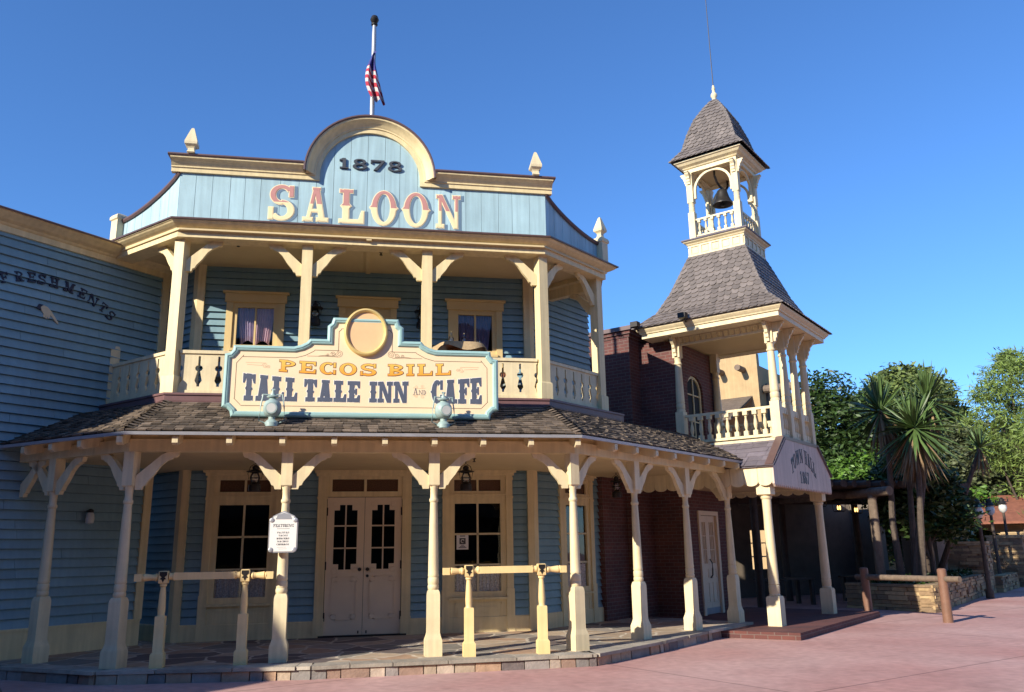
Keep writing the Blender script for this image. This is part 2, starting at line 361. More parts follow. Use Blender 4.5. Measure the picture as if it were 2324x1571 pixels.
# ------------------------------------------------------------------ slab-serif lettering (own outlines)
def arcband(cx, cy, rx, ry, tx, ty, a0, a1, n=14):
    out = []; inn = []
    for i in range(n+1):
        a = R(a0 + (a1-a0)*i/n); out.append((cx+rx*math.cos(a), cy+ry*math.sin(a))); inn.append((cx+(rx-tx)*math.cos(a), cy+(ry-ty)*math.sin(a)))
    return out + inn[::-1]
def rect(x0, y0, x1, y1): return [(x0,y0),(x1,y0),(x1,y1),(x0,y1)]
def serif(x0, x1, y, t, up, notch):
    """slab with a dipped outer edge; y is the outer edge"""
    s = 1 if up else -1; xm = (x0+x1)/2
    return [(x0, y-s*t), (x0, y), (xm, y-s*notch), (x1, y), (x1, y-s*t)]
def glyph(c, w=.17, t=.13, W=.62, nt=.0, spur=0):
    """-> (polygons, advance width); height 1"""
    P = []; so = .10
    def stem(x, y0=0, y1=1, bot=True, top=True, l=so, r=so):
        P.append(rect(x, y0, x+w, y1))
        if bot: P.append(serif(x-l, x+w+r, 0, t, False, nt))
        if top: P.append(serif(x-l, x+w+r, 1, t, True, nt))
        if spur: P.append([(x-spur, .5), (x, .42), (x, .58)]); P.append([(x+w+spur, .5), (x+w, .58), (x+w, .42)])
    def diag(x0, y0, x1, y1, ww): P.append([(x0, y0), (x0+ww, y0), (x1+ww, y1), (x1, y1)])
    if c == ' ': return [], .38
    if c == 'I': stem(so); return P, w+2*so
    if c == 'L':
        stem(so, r=so); P.append(rect(so+w, 0, W, t)); P.append([(W-.13, t), (W, t), (W, .36), (W-.05, .36)]); return P, W
    if c == 'T':
        xm = W/2; P.append(rect(xm-w/2, 0, xm+w/2, 1)); P.append(serif(xm-w/2-so, xm+w/2+so, 0, t, False, nt)); P.append(serif(0, W, 1, t, True, nt))
        P.append([(0, 1-t), (.13, 1-t), (.05, .66), (0, .66)]); P.append([(W, 1-t), (W, .66), (W-.05, .66), (W-.13, 1-t)])
        if spur: P.append([(xm-w/2-spur, .45), (xm-w/2, .38), (xm-w/2, .52)]); P.append([(xm+w/2+spur, .45), (xm+w/2, .52), (xm+w/2, .38)])
        return P, W
    if c in 'EF':
        stem(so); P.append(rect(so+w, 1-t, W, 1)); P.append([(W-.13, 1-t), (W, 1-t), (W, .68), (W-.05, .68)])
        P.append(rect(so+w, .5-t*.45, W*.72, .5+t*.45)); P.append(rect(W*.66, .36, W*.74, .64))
        if c == 'E': P.append(rect(so+w, 0, W, t)); P.append([(W-.13, t), (W, t), (W, .32), (W-.05, .32)])
        return P, W
    if c == 'H':
        W += .12; stem(so); stem(W-so-w); P.append(rect(so+w, .5-t/2, W-so-w, .5+t/2)); return P, W
    if c == 'N':
        W += .30; w_ = w*.62; P.append(rect(so, 0, so+w_, 1)); P.append(serif(0, so*2+w_, 0, t, False, nt)); P.append(serif(0, so+w_, 1, t, True, nt)); P.append(rect(W-so-w_, .0, W-so, 1)); P.append(serif(W-2*so-w_, W, 1, t, True, nt))
        diag(W-so-w*.95, 0, so*.8, 1, w*.95); return P, W
    if c == 'M':
        W += .28; stem(so, top=False); stem(W-so-w, top=False); P.append(serif(0, so+w, 1, t, True, nt)); P.append(serif(W-so-w, W, 1, t, True, nt))
        diag(W/2-w*.5, .12, so, 1, w); diag(W/2-w*.5, .12, W-so-w, 1, w); return P, W
    if c == 'W':
        W += .36; q = W/4; diag(q-w*.3, 0, .06, 1, w*.95); diag(q-w*.3, 0, W/2-w*.4, 1, w*.6); diag(3*q-w*.6, 0, W/2-w*.4, 1, w*.95); diag(3*q-w*.4, 0, W-.06-w*.6, 1, w*.6)
        P.append(serif(0, .34, 1, t*.8, True, nt)); P.append(serif(W-.34, W, 1, t*.8, True, nt)); return P, W
    if c == 'A':
        W += .12; xm = W/2; diag(.10, 0, xm-w*.5, 1, w*.62); diag(W-.10-w, 0, xm-w*.45, 1, w)
        P.append(rect(.2, .27, W-.2, .27+t*.75)); P.append(serif(0, .10+w*.62+so, 0, t, False, nt)); P.append(serif(W-.10-w-so, W, 0, t, False, nt)); P.append(serif(xm-w*.75, xm+w*.8, 1, t*.7, True, nt)); return P, W
    if c == 'O':
        W += .06; P.append(arcband(W/2, .5, W/2, .52, w, t*.85, 90, 270)); P.append(arcband(W/2, .5, W/2, .52, w, t*.85, 270, 450))
        if spur: P.append([(-spur, .5), (0, .43), (0, .57)]); P.append([(W+spur, .5), (W, .57), (W, .43)])
        return P, W
    if c == 'C':
        P.append(arcband(W/2+.01, .5, W/2, .52, w, t*.85, 50, 310, 20)); P.append(rect(W-.11, .60, W, 1)); P.append(rect(W-.11, .02, W, .36))
        if spur: P.append([(-spur, .5), (.02, .43), (.02, .57)])
        return P, W
    if c == 'D':
        stem(so); P.append(arcband(so+w*.5, .5, W-so-w*.5, .5, w, t, -90, 90)); return P, W
    if c == 'S':
        rx = W/2; cx = rx; ry = .29
        P.append(arcband(cx, 1.02-ry, rx*.94, ry, w*.9, t, 35, 270, 16)); P.append(arcband(cx, -.02+ry, rx, ry+.005, w, t, -145, 90, 16))
        P.append(rect(W-.14, .68, W-.03, 1.0)); P.append(rect(.0, 0, .11, .34)); return P, W
    if c in 'PRB':
        stem(so); b = .44 if c != 'B' else .46
        P.append(arcband(so+w*.5, 1-(1-b)/2, W-so-w*.5-.02, (1-b)/2, w*.95, t*.85, -90, 90))
        if c == 'B': P.append(arcband(so+w*.5, .26, W-so-w*.5+.02, .26, w, t*.9, -90, 90))
        if c == 'R': diag(W-w-.02, 0, so+w*.9, .5, w); P.append(serif(W-w-.10, W+.05, 0, t, False, nt))
        return P, W
    if c == 'J':
        P.append(rect(W-so-w, .25, W-so, 1)); P.append(serif(W-2*so-w, W, 1, t, True, nt)); P.append(arcband(W/2-.02, .30, W/2-so+.02, .31, w, t, 180, 360)); return P, W
    if c == 'U':
        for x in (so*.6, W-so*.6-w): P.append(rect(x, .30, x+w, 1)); P.append(serif(x-so*.6, x+w+so*.6, 1, t, True, nt))
        P.append(arcband(W/2, .32, W/2-so*.6, .33, w, t, 180, 360)); return P, W
    if c == 'G':
        P += glyph('C', w, t, W, nt, spur)[0]; P.append(rect(W-.2, .3, W+.04, .42)); return P, W
    if c == '1':
        P.append(rect(.17, 0, .17+w, 1)); P.append(rect(.02, 0, .32+w, t)); P.append([(.17, .98), (.0, .86), (.0, .72), (.17, .80)]); return P, .36+w
    if c in '86':
        W += .02; cx = W/2
        if c == '8':
            for a, b in ((90, 270), (270, 450)): P.append(arcband(cx, .745, W*.43, .265, w*.9, t*.8, a, b)); P.append(arcband(cx, .265, W*.5, .275, w, t*.8, a, b))
        else:
            for a, b in ((90, 270), (270, 450)): P.append(arcband(cx, .30, W*.5, .31, w, t*.8, a, b))
            P.append(arcband(W*.62, .42, W*.62, .6, w, t*.8, 80, 180))
        return P, W
    if c == '7':
        P.append(rect(0, 1-t*1.2, W, 1)); P.append(rect(0, .68, .09, 1-t)); P.append([(W-.15, 1-t), (W, 1-t), (W*.48, 0), (W*.48-w*1.1, 0)]); return P, W
    return [rect(0, 0, W, 1)], W
def offset(poly, d):
    n = len(poly); A = sum(poly[i][0]*poly[(i+1)%n][1]-poly[(i+1)%n][0]*poly[i][1] for i in range(n)); p = poly if A > 0 else poly[::-1]; out = []
    for i in range(n):
        a, b, c = Vector(p[i-1]), Vector(p[i]), Vector(p[(i+1)%n]); e0, e1 = b-a, c-b
        if e0.length < 1e-6: e0 = e1
        if e1.length < 1e-6: e1 = e0
        n0 = Vector((e0.y, -e0.x)).normalized(); n1 = Vector((e1.y, -e1.x)).normalized(); m = n0+n1
        m = n0 if m.length < .2 else m.normalized(); m = m/max(.45, m.dot(n0)); out.append((b.x+m.x*d, b.y+m.y*d))
    return out
def layout(text, height, total=None, gap=.10, **k):
    """list of polygons in metres, baseline at 0, starting at x=0"""
    x = 0; res = []; 
    for c in text:
        P, wd = glyph(c, **k); res.append((x, P, wd)); x += wd + (gap if c != ' ' else 0)
    x -= gap; sc = (total/x) if total else height
    return [([[((gx+px)*sc, py*height) for px, py in p] for p in P], (gx+wd/2)*sc) for gx, P, wd in res], x*sc
def letters(mb, polys, y, th=.01, off=0, dx=0, dz=0):
    for i, p in enumerate(polys):
        q = offset(p, off) if off else p
        mb.prism([(a+dx, b+dz) for a, b in q], y - i*.0004, y+th)

# ------------------------------------------------------------------ shared builders
def siding(mb, x0, x1, z0, z1, holes=(), ex=.142, lap=.030):
    z = z0
    while z < z1-1e-4:
        zt = min(z+ex, z1); segs = [(x0, x1)]
        for hx0, hx1, hz0, hz1 in holes:
            if zt > hz0+.01 and z < hz1-.01:
                ns = []
                for a, b in segs:
                    if hx1 <= a or hx0 >= b: ns.append((a, b)); continue
                    if a < hx0: ns.append((a, hx0))
                    if b > hx1: ns.append((hx1, b))
                segs = ns
        cut = []
        for a, b in segs:
            while b-a > 3.4:
                k = a+rnd.uniform(1.6, 3.2); cut.append((a, k-.0025)); a = k+.0025
            cut.append((a, b))
        for a, b in cut:
            mb.add([(a, -lap, z+.010), (b, -lap, z+.010), (b, .010, zt), (a, .010, zt), (a, .03, z+.010), (b, .03, z+.010), (b, .03, zt), (a, .03, zt)],
                   [(0,1,2,3), (0,4,5,1), (0,3,7,4), (1,5,6,2), (4,7,6,5), (3,2,6,7)])
        z = zt
def shingles(mb, a, b, c, d, rows, wid, thick=.02, shape='flat', jit=.25, seed=1):
    """a,b low edge (left,right), c,d high edge (right,left)"""
    q = random.Random(seed); a, b, c, d = map(Vector, (a, b, c, d)); nrm = (b-a).cross(d-a).normalized()
    if nrm.z < 0: nrm = -nrm
    for r in range(rows):
        t0, t1 = r/rows, min(1, (r+1.35)/rows)
        l0, r0, l1, r1 = a.lerp(d, t0), b.lerp(c, t0), a.lerp(d, t1), b.lerp(c, t1)
        Ln = (r0-l0).length; 
        if Ln < .03: continue
        n = max(1, round(Ln/wid)); cuts = [0]+[(k+(.5 if r % 2 else 0)*(shape != 'flat')+q.uniform(-jit, jit))/n for k in range(1 if (shape == 'flat' or r % 2 == 0) else 0, n)]+[1]
        cuts = sorted(set(max(0, min(1, k)) for k in cuts))
        for u0, u1 in zip(cuts[:-1], cuts[1:]):
            if u1-u0 < .01/Ln: continue
            th = thick*(1+q.uniform(-jit, jit)*1.6); dn = q.uniform(-.02, .02)*jit*4; g = .003/Ln
            e = (d-a).normalized()*dn if shape == 'flat' else Vector((0, 0, 0))
            p0, p1 = l0.lerp(r0, u0+g)-e, l0.lerp(r0, u1-g)-e; p2, p3 = l1.lerp(r1, u1-g), l1.lerp(r1, u0+g)
            N = nrm*th
            if shape == 'flat':
                mb.add([p0+N, p1+N, p2+nrm*.002, p3+nrm*.002, p0, p1], [(0,1,2,3), (4,5,1,0), (0,3,4), (1,5,2)])
            else:
                k = .28; lo = (p3-p0)*.30; m0, m1 = p0.lerp(p1, k), p0.lerp(p1, 1-k); s0, s1 = p0+lo, p1+lo
                mb.add([m0+N, m1+N, s1+N*.8, p2+nrm*.002, p3+nrm*.002, s0+N*.8, m0, m1, s1, s0],
                       [(0,1,2,3,4,5), (6,7,1,0), (7,8,2,1), (9,6,0,5), (8,3,2), (9,5,4)])
def planks(mb, poly_top, x0, x1, z0, bw, y0, y1, gap=.006, seed=3, n=5):
    """vertical boards from z0 up to the outline height poly_top(x)"""
    q = random.Random(seed); x = x0
    while x < x1-.02:
        xe = min(x1, x+bw*q.uniform(.85, 1.15)); xe = x1 if x1-xe < .08 else xe
        top = [(xe-gap/2-(xe-x-gap)*i/n, poly_top(xe-gap/2-(xe-x-gap)*i/n)) for i in range(n+1)]
        mb.prism([(x+gap/2, z0), (xe-gap/2, z0)]+top, y0+q.uniform(0, .003), y1); x = xe
BR = [(0,-.66),(.11,-.66),(.13,-.60),(.17,-.585),(.20,-.52),(.30,-.40),(.40,-.245),(.50,-.155),(.58,-.125),(.60,-.10),(.66,-.09),(.68,-.06),(.70,0),(.50,0),(.40,-.05),(.0,-.42)]
def bracket_mesh(s=1.0, th=.045):
    mb = MB(); mb.prism([(x*s, z*s) for x, z in BR], -th, th); return mb
def post_with_brackets(parent, x, y, z0, z1, prof, mats, dirs, s, th, half, sqtop=True, name='porch_post', rz=0):
    """turned post as a part with sub-part brackets"""
    mb = MB()
    kind = 'sq'
    for seg in prof:
        (mb.sq if seg[0] == 'sq' else mb.lathe)(seg[1]) if seg[0] == 'sq' else mb.lathe(seg[1], n=20)
    p = mb.build(name, mats, parent, smooth=True); p.location = (x, y, z0); p.rotation_euler = (0, 0, R(rz))
    for d in dirs:
        b = bracket_mesh(s, th).build('bracket', mats, p); a = R(d-rz)
        b.location = (half*math.cos(a), half*math.sin(a), z1-z0); b.rotation_euler = (0, 0, a)
    return p
def cushion(): pass

# ================================================================== SETTING
CHL, CHR = 45.0, 40.0
dR = (math.cos(R(CHR)), math.sin(R(CHR))); dL = (-math.cos(R(CHL)), math.sin(R(CHL))); CLL = 37.5; dLL = (-math.cos(R(CLL)), math.sin(R(CLL)))
WD = (math.cos(R(47)), math.sin(R(47))); WP = (-.48, 3.17)         # side wing wall line
def along(p, d, t): return (p[0]+d[0]*t, p[1]+d[1]*t)
TH0 = (11.5, 2.94); THA = 43.3
def th(u, v, z=0):
    a = R(THA); return (TH0[0]+u*math.cos(a)-v*math.sin(a), TH0[1]+u*math.sin(a)+v*math.cos(a), z)
g = MB().add([(-150,-150,0),(250,-150,0),(250,250,0),(-150,250,0)], [(0,1,2,3)]).build('ground', M['ground']); tag(g, kind='structure')
ZF = .17
wl_end = isect((0, -.5), dLL, WP, WD)
fl = [along(WP, WD, -8), along(WP, WD, -3.1), (-1.75, .78), (-.12, -.27), (2.7, -.62), (6.75, -.5), (8.25, .82), (9.6, 2.15), (11.15, 3.55), (9.2, 6.4), (7, 5.5), (0, 5), (-1, 4.2)]
fl[0] = (-3.0, .7)
pf = MB().slab(fl, -.05, ZF-.015).build('porch_floor', M['mortar']); tag(pf, kind='structure')
pt = MB().slab([(x, y) for x, y in fl], ZF-.0149, ZF).build('porch_paving', M['flag']); tag(pt, kind='structure')
# kerb of mixed stones along the front of the porch floor
kb = MB(); q = random.Random(11)
edge = [Vector(p) for p in fl[2:9]]
for a, b in zip(edge[:-1], edge[1:]):
    d = (b-a); Ln = d.length; d.normalize(); nn = Vector((d.y, -d.x)); t = 0
    while t < Ln-.02:
        w_ = min(q.uniform(.16, .40), Ln-t); g_ = .008
        p0, p1 = a+d*(t+g_), a+d*(t+w_-g_); o0, o1 = nn*q.uniform(.03, .055), nn*q.uniform(.03, .055); zt = ZF-.045+q.uniform(-.012, .012)
        kb.add([(p0.x+o0.x, p0.y+o0.y, -.02), (p1.x+o1.x, p1.y+o1.y, -.02), (p1.x+o1.x*.8, p1.y+o1.y*.8, zt), (p0.x+o0.x*.8, p0.y+o0.y*.8, zt),
                (p0.x-nn.x*.05, p0.y-nn.y*.05, -.02), (p1.x-nn.x*.05, p1.y-nn.y*.05, -.02), (p1.x-nn.x*.05, p1.y-nn.y*.05, zt), (p0.x-nn.x*.05, p0.y-nn.y*.05, zt)],
               [(0,1,2,3), (3,2,6,7), (1,5,6,2), (0,3,7,4), (4,7,6,5)])
        t += w_
o = kb.build('kerb', M['curbstone']); tag(o, kind='structure')
kt = MB(); 
for a, b in zip(edge[:-1], edge[1:]):
    d = (b-a); Ln = d.length; d.normalize(); nn = Vector((d.y, -d.x)); t = 0
    while t < Ln-.02:
        w_ = min(q.uniform(.5, 1.1), Ln-t); p0, p1 = a+d*(t+.006), a+d*(t+w_-.006); j0, j1 = nn*q.uniform(.05, .085), nn*q.uniform(.05, .085); jb = nn*-.30
        z0, z1 = ZF-.042, ZF+.004
        kt.add([(*(p0+j0), z0), (*(p1+j1), z0), (*(p1+j1), z1), (*(p0+j0), z1), (*(p0+jb), z0), (*(p1+jb), z0), (*(p1+jb), z1), (*(p0+jb), z1)],
               [(0,1,2,3), (3,2,6,7), (1,5,6,2), (0,3,7,4), (4,7,6,5), (0,4,5,1)]); t += w_
ks = mat('kerb_capstones', (.36, .32, .26), .85, .25, 4, .3, 25, island=.25)
o = kt.build('kerb_cap', ks); tag(o, kind='structure')

# ================================================================== SALOON
saloon = thing('saloon', 'two-storey pale blue saloon with cream porches, arched false front and large lettering', 'building', (0, 0, 0))
YW = 3.40; YU = 2.80                 # wall of the porch, wall of the balcony
WXL, WXR = .09, 6.65; UXL, UXR = .208, 6.525
FW = frame(0, YW, 0); FU = frame(0, YU, 0)
lowwin = [(.62, 1.74), (5.0, 6.12)]
upwin = [(.834, 1.662), (5.033, 5.870)]
low_holes = [(a-.02, b+.02, 0, 3.2) for a, b in lowwin] + [(2.6, 4.18, 0, 3.2)]
up_holes = [(a, b, 4.85, 6.32) for a, b in upwin] + [(2.914, 3.781, 4.2, 6.31)]
mb = MB(FW); siding(mb, WXL, WXR, .45, 3.2, low_holes)
for a, b in ((WXL, .60), (1.76, 2.58), (4.20, 4.98), (6.14, WXR)): mb.box((a, .031, .1), (b, .055, 3.2))
mb.M = FU; siding(mb, UXL, UXR, 4.22, 7.02, up_holes, ex=.135)
for a, b in ((UXL, .834), (1.662, 2.914), (3.781, 5.033), (5.870, UXR)): mb.box((a, .031, 4.22), (b, .055, 7.0))
FR_ = frame(WXR, YW, CHR); FL_ = frame(*along((WXL, YW), dL, 1.6), -CHL)
mb.M = FR_; siding(mb, 0, 2.75, .45, 3.2, [(.95, 2.0, 0, 3.2)]); mb.box((0, .031, .1), (.95, .08, 3.2)); mb.box((2.0, .031, .1), (2.75, .08, 3.2)); mb.M = frame(UXR, YU, CHR); siding(mb, 0, 2.15, 4.22, 7.0, ex=.135); mb.box((0, .031, 4.22), (2.05, .08, 7.0)); mb.box((2.08, .031, 4.22), (2.14, 2.5, 7.0))
mb.M = FL_; siding(mb, 0, 1.6, .45, 3.2); mb.box((0, .031, .1), (1.6, .08, 3.2)); mb.M = frame(*along((UXL, YU), dL, 1.4), -CHL); siding(mb, 0, 1.4, 4.22, 7.02, ex=.135); mb.box((0, .031, 4.22), (1.4, .08, 7.02))
wall = mb.build('wall', M['blue'], saloon)
# dark rooms behind the openings
mb = MB()
for z0, z1, y0 in ((.1, 3.2, YW), (4.2, 6.98, YU)):
    mb.add([(WXL+.1, y0+.06, z0), (WXR-.2, y0+.06, z0), (WXR-.2, y0+1.6, z0), (WXL+.1, y0+1.6, z0), (WXL+.1, y0+.06, z1), (WXR-.2, y0+.06, z1), (WXR-.2, y0+1.6, z1), (WXL+.1, y0+1.6, z1)],
           [(0,1,2,3), (4,5,6,7), (1,2,6,5), (2,3,7,6), (3,0,4,7)])
mb.build('room', M['black'], saloon)
mb = MB(FR_); mb.box((.95, .06, .1), (2.0, .5, 3.2)); mb.build('room', M['black'], saloon)
# base boards, corner boards
mb = MB(); mb.sweep([along((WXL, YW), dL, 1.6), (WXL, YW), (2.58, YW)], [(0,.1),(.05,.1),(.05,.44),(.035,.46),(0,.46)])
mb.sweep([(4.20, YW), (WXR, YW), along((WXR, YW), dR, 2.75)], [(0,.1),(.05,.1),(.05,.44),(.035,.46),(0,.46)])
mb.build('base_board', M['cream'], saloon)
for z0, z1, xl, xr, yy in ((.1, 3.2, WXL, WXR, YW), (4.2, 7.02, UXL, UXR, YU)):
    for x, da, db in ((xl, -CHL, 0), (xr, 0, CHR)):
        mb = MB(); c = (x, yy)
        a = (math.cos(R(da)), math.sin(R(da))); b = (math.cos(R(db)), math.sin(R(db)))
        mb.sweep([along(c, a, -.10), c, along(c, b, .10)], [(.0, z0), (.07, z0), (.07, z1), (0, z1)]); mb.build('corner_board', M['cream'], saloon)
mb = MB(FR_); mb.box((2.66, -.06, .1), (2.82, .02, 3.2)); mb.build('corner_board', M['cream'], saloon)
# ceilings
cl = [along((.0, -.05), dLL, 2.6), (0.0, -.05), (6.62, -.05), along((6.62, -.05), dR, 5.5), along((WXR, YW), dR, 3.2), (WXR, YW+.1), (WXL, YW+.1), along((WXL, YW), dL, 1.5)]
mb = MB().slab(cl, 3.20, 3.23)
ceil = mb.build('porch_ceiling', M['soffit'], saloon)
cu = [along((.16, .95), dL, 2.2), (.16, .95), (6.48, .95), along((6.48, .95), dR, 1.95), along((UXR, YU), dR, 2.6), (UXR, YU+.1), (UXL, YU+.1), along((UXL, YU), dL, 1.3)]
mb = MB().slab(cu, 7.02, 7.05); mb.box((3.28, .96, 6.99), (3.37, YU, 7.0205))
mb.build('balcony_ceiling', M['soffit'], saloon)
# balcony deck with brown apron
dk = [along((.16, 1.06), dL, 2.1), (.16, 1.06), (6.49, 1.06), along((6.49, 1.06), dR, 2.4), along((WXR, YW), dR, 2.6), (WXR, YW), (WXL, YW), along((WXL, YW), dL, 1.4)]
MB().slab(dk, 4.12, 4.22).build('balcony_deck', M['woodgrey'], saloon)
MB().sweep(dk[:4], [(0,3.92),(.02,3.92),(.05,4.10),(.05,4.19),(.07,4.19),(.07,4.225),(0,4.225)]).build('apron', M['flash'], saloon)
# lower roof
e0, e1 = (0.0, -.5), (6.65, -.5); t0, t1 = (.16, 1.0), (6.49, 1.0); ZE, ZT = 3.40, 4.07
eL = wl_end; tL = isect(t0, dLL, WP, WD); eR = along(e1, dR, 6.1); tR = along(t1, dR, 5.0)
mb = MB()
mb.add([(*eL, ZE-.02), (*e0, ZE-.02), (*e1, ZE-.02), (*eR, ZE-.02), (*tR, ZT-.02), (*t1, ZT-.02), (*t0, ZT-.02), (*tL, ZT-.02)], [(0,1,6,7), (1,2,5,6), (2,3,4,5)])
shingles(mb, (*e0, ZE), (*e1, ZE), (*t1, ZT), (*t0, ZT), 13, .125, .022, seed=2)
shingles(mb, (*eL, ZE), (*e0, ZE), (*t0, ZT), (*tL, ZT), 13, .125, .022, seed=3)
shingles(mb, (*e1, ZE), (*eR, ZE), (*tR, ZT), (*t1, ZT), 13, .125, .022, seed=4)
q = random.Random(5)
for a, b, sd_ in ((e0, t0, -1), (e1, t1, 1)):
    a3, b3 = Vector((*a, ZE+.03)), Vector((*b, ZT+.03)); n = 14; side = Vector((b3-a3)).cross(Vector((0,0,1))).normalized()
    for k in range(n):
        p0, p1 = a3.lerp(b3, k/n), a3.lerp(b3, (k+1.25)/n); 
        for s_ in (-1, 1):
            w_ = side*s_*.10; mb.add([p0+Vector((0,0,.03)), p0+w_+Vector((0,0,-.005)), p1+w_+Vector((0,0,-.03)), p1], [(0,1,2,3)])
roof = mb.build('porch_roof', M['shake'], saloon, recalc=False)
mb = MB(); mb.add([(*eL, ZE-.045), (*e0, ZE-.045), (*e1, ZE-.045), (*eR, ZE-.045), (*tR, ZT-.06), (*t1, ZT-.06), (*t0, ZT-.06), (*tL, ZT-.06)], [(0,1,6,7), (1,2,5,6), (2,3,4,5)])
mb.build('roof_boards', M['soffit'], roof)
MB().sweep([eL, e0, e1, eR], [(-.02, ZE-.065), (.02, ZE-.065), (.028, ZE-.02), (.012, ZE-.02), (.004, ZE-.045), (-.02, ZE-.045)]).build('drip_edge', M['steel'], roof)
# beam over the lower posts and its rafter tails
pl = along((0, 0), dLL, 2.52); pr = along((6.612, 0), dR, 5.55)
MB().sweep([pl, (0, 0), (6.612, 0), pr], [(-.09, 3.145), (.09, 3.145), (.09, 3.33), (-.09, 3.33)]).build('porch_beam', M['cream'], saloon)
MB().sweep([pl, (0, 0), (6.612, 0), pr], [(-.03, 3.325), (.03, 3.325), (.03, 3.545), (-.03, 3.565)]).build('frieze_board', M['cream'], saloon)
rt = MB().prism([(-.46, -.07), (-.46, .02), (.5, .30), (.5, .13), (-.40, -.10)], -.04, .04)
rt.v = [(y_, x_, z_) for x_, y_, z_ in rt.v]; rtm = None
def rafter(x, y, deg):
    global rtm
    if rtm is None: o = rt.build('rafter_tail', M['creamw'], saloon); rtm = o
    else: o = rtm.copy(); COL.objects.link(o)
    o.location = (x, y, ZE-.10); o.rotation_euler = (0, 0, R(deg))
for k in range(10): rafter(-.08+.743*k, 0, 0)
for k in range(1, 5): rafter(*along((.03, .05), dLL, .66*k), -CLL)
for k in range(1, 9): rafter(*along((6.6, .03), dR, .66*k), CHR)
# lower turned posts
LOWP = [('sq', [(.185,0),(.185,.22),(.172,.245),(.15,.29),(.137,.33),(.137,.86),(.128,.90),(.105,.935)]),
        ('ro', [(.10,.93),(.122,.95),(.125,.99),(.112,1.01),(.122,1.03),(.122,1.10),(.108,1.115),(.122,1.14),(.115,1.165),(.114,1.3),(.105,1.6),(.094,1.95),(.082,2.2),(.08,2.22),(.098,2.235),(.102,2.255),(.098,2.275),(.08,2.29),(.078,2.36),(.084,2.42),(.10,2.455),(.103,2.475)]),
        ('sq', [(.10,2.47),(.12,2.485),(.12,2.976)])]
LOWP = [(k_, [(r*.68, z) for r, z in pr_]) for k_, pr_ in LOWP]
def lowpost(x, y, rz, dirs):
    return post_with_brackets(saloon, x, y, ZF, 3.146, LOWP, M['creamw'], dirs, .83, .036, .078, rz=rz)
lowpost(0, 0, -20, (180-CLL, 0))
lowpost(2.204, 0, 0, (180, 0)); lowpost(4.408, 0, 0, (180, 0)); lowpost(6.612, 0, 21, (180, CHR))
lowpost(*along((0, 0), dLL, 1.70), -CLL, (180-CLL, -CLL))
o = bracket_mesh(.83, .036).build('bracket', M['creamw'], saloon); o.location = (*along((0, 0), dLL, 2.50), 3.146); o.rotation_euler = (0, 0, R(-CLL))
for k in (1, 2): lowpost(*along((6.612, 0), dR, 1.85*k), CHR, (180+CHR, CHR))
lowpost(*along((6.612, 0), dR, 5.52), CHR, (180+CHR, CHR+90))
# upper posts
UPP = [('sq', [(.118,0),(.118,.30),(.11,.32),(.09,.335),(.09,2.70)])]
upc = [(.176, 1.236, -22, (180-CHL, 0)), (2.271, 1.236, 0, (180, 0)), (4.366, 1.236, 0, (180, 0)), (6.461, 1.236, 21, (180, CHR)),
       (*along((6.461, 1.236), dR, 1.80), CHR, (180+CHR,)), ]
for x, y, rz, dirs in upc: post_with_brackets(saloon, x, y, 4.22, 6.92, UPP, M['cream'], dirs, .84, .038, .086, name='balcony_post', rz=rz)
ep = along((6.461, 1.236), dR, 1.80)
mb = MB(frame(*ep, CHR+90)); mb.box((0.1, -.07, 6.72), (1.9, .07, 6.92)); mb.build('balcony_beam', M['cream'], saloon)
o = bracket_mesh(.74, .042).build('bracket', M['cream'], saloon); o.location = (*along(ep, (math.cos(R(CHR+90)), math.sin(R(CHR+90))), .1), 6.72); o.rotation_euler = (0, 0, R(CHR+90))
# upper cornice + frieze
CY = 1.05
c0 = along((.13, CY), dL, 2.55); c3 = along((6.50, CY), dR, 1.98); c4 = along(c3, (-dR[1], dR[0]), 2.5)
UC = [(-.30, 6.92), (.02, 6.92), (.02, 7.04), (.04, 7.045), (.045, 7.07), (.06, 7.08), (.10, 7.10), (.15, 7.13), (.175, 7.155), (.19, 7.16), (.19, 7.18), (-.12, 7.26)]
MB().sweep([c0, (.13, CY), (6.50, CY), c3, c4], UC).build('cornice', M['cream'], saloon)
MB().sweep([c0, (.13, CY), (6.50, CY), c3, c4], [(-.10, 7.262), (.195, 7.181), (.215, 7.175), (.22, 7.20), (.20, 7.21), (-.10, 7.30)]).build('cornice_cap', M['capbrown'], saloon)
MB().slab([c0, (.12, 1.14), (6.51, 1.14), c3, c4, (4, 6), (0, 5.5)], 7.27, 7.33).build('upper_roof', M['slatelow'], saloon)
# parapet of vertical boards with arched gable
PX0, PX1 = .05, 6.58
ACX, ACZ, AR = 3.32, 8.27, .90
def ptop(x):
    d = abs(x-ACX); return 8.17 if d >= AR else ACZ+math.sqrt(AR*AR-d*d)
mb = MB(frame(0, 1.20, 0))
def ptop2(x): 
    d = abs(x-ACX); return 8.30 if d >= AR+.12 else ACZ+math.sqrt(max(0, (AR+.12)**2-d*d))
planks(mb, ptop2, PX0, PX1, 7.20, .29, 0, .06, n=6)
mb.M = frame(*along((PX0, 1.20), dL, 1.78), -CHL)
def swoop(t, L):     # 0 at the low end .. 1 at the corner
    k = max(0, min(1, t/L)); s_ = k*k*(3-2*k)*.18 + (1-math.sqrt(max(0, 1-(.97*k)**2)))*.50/.757*1.0 + k*k*.32; return 7.66+.50*s_
planks(mb, lambda x: swoop(x, 1.78), 0, 1.78, 7.20, .25, 0, .06, seed=4)
mb.M = frame(PX1, 1.20, CHR)
planks(mb, lambda x: swoop(1.80-x, 1.80), 0, 1.80, 7.20, .25, 0, .06, seed=5)
mb.build('parapet', M['bluepale'], saloon)
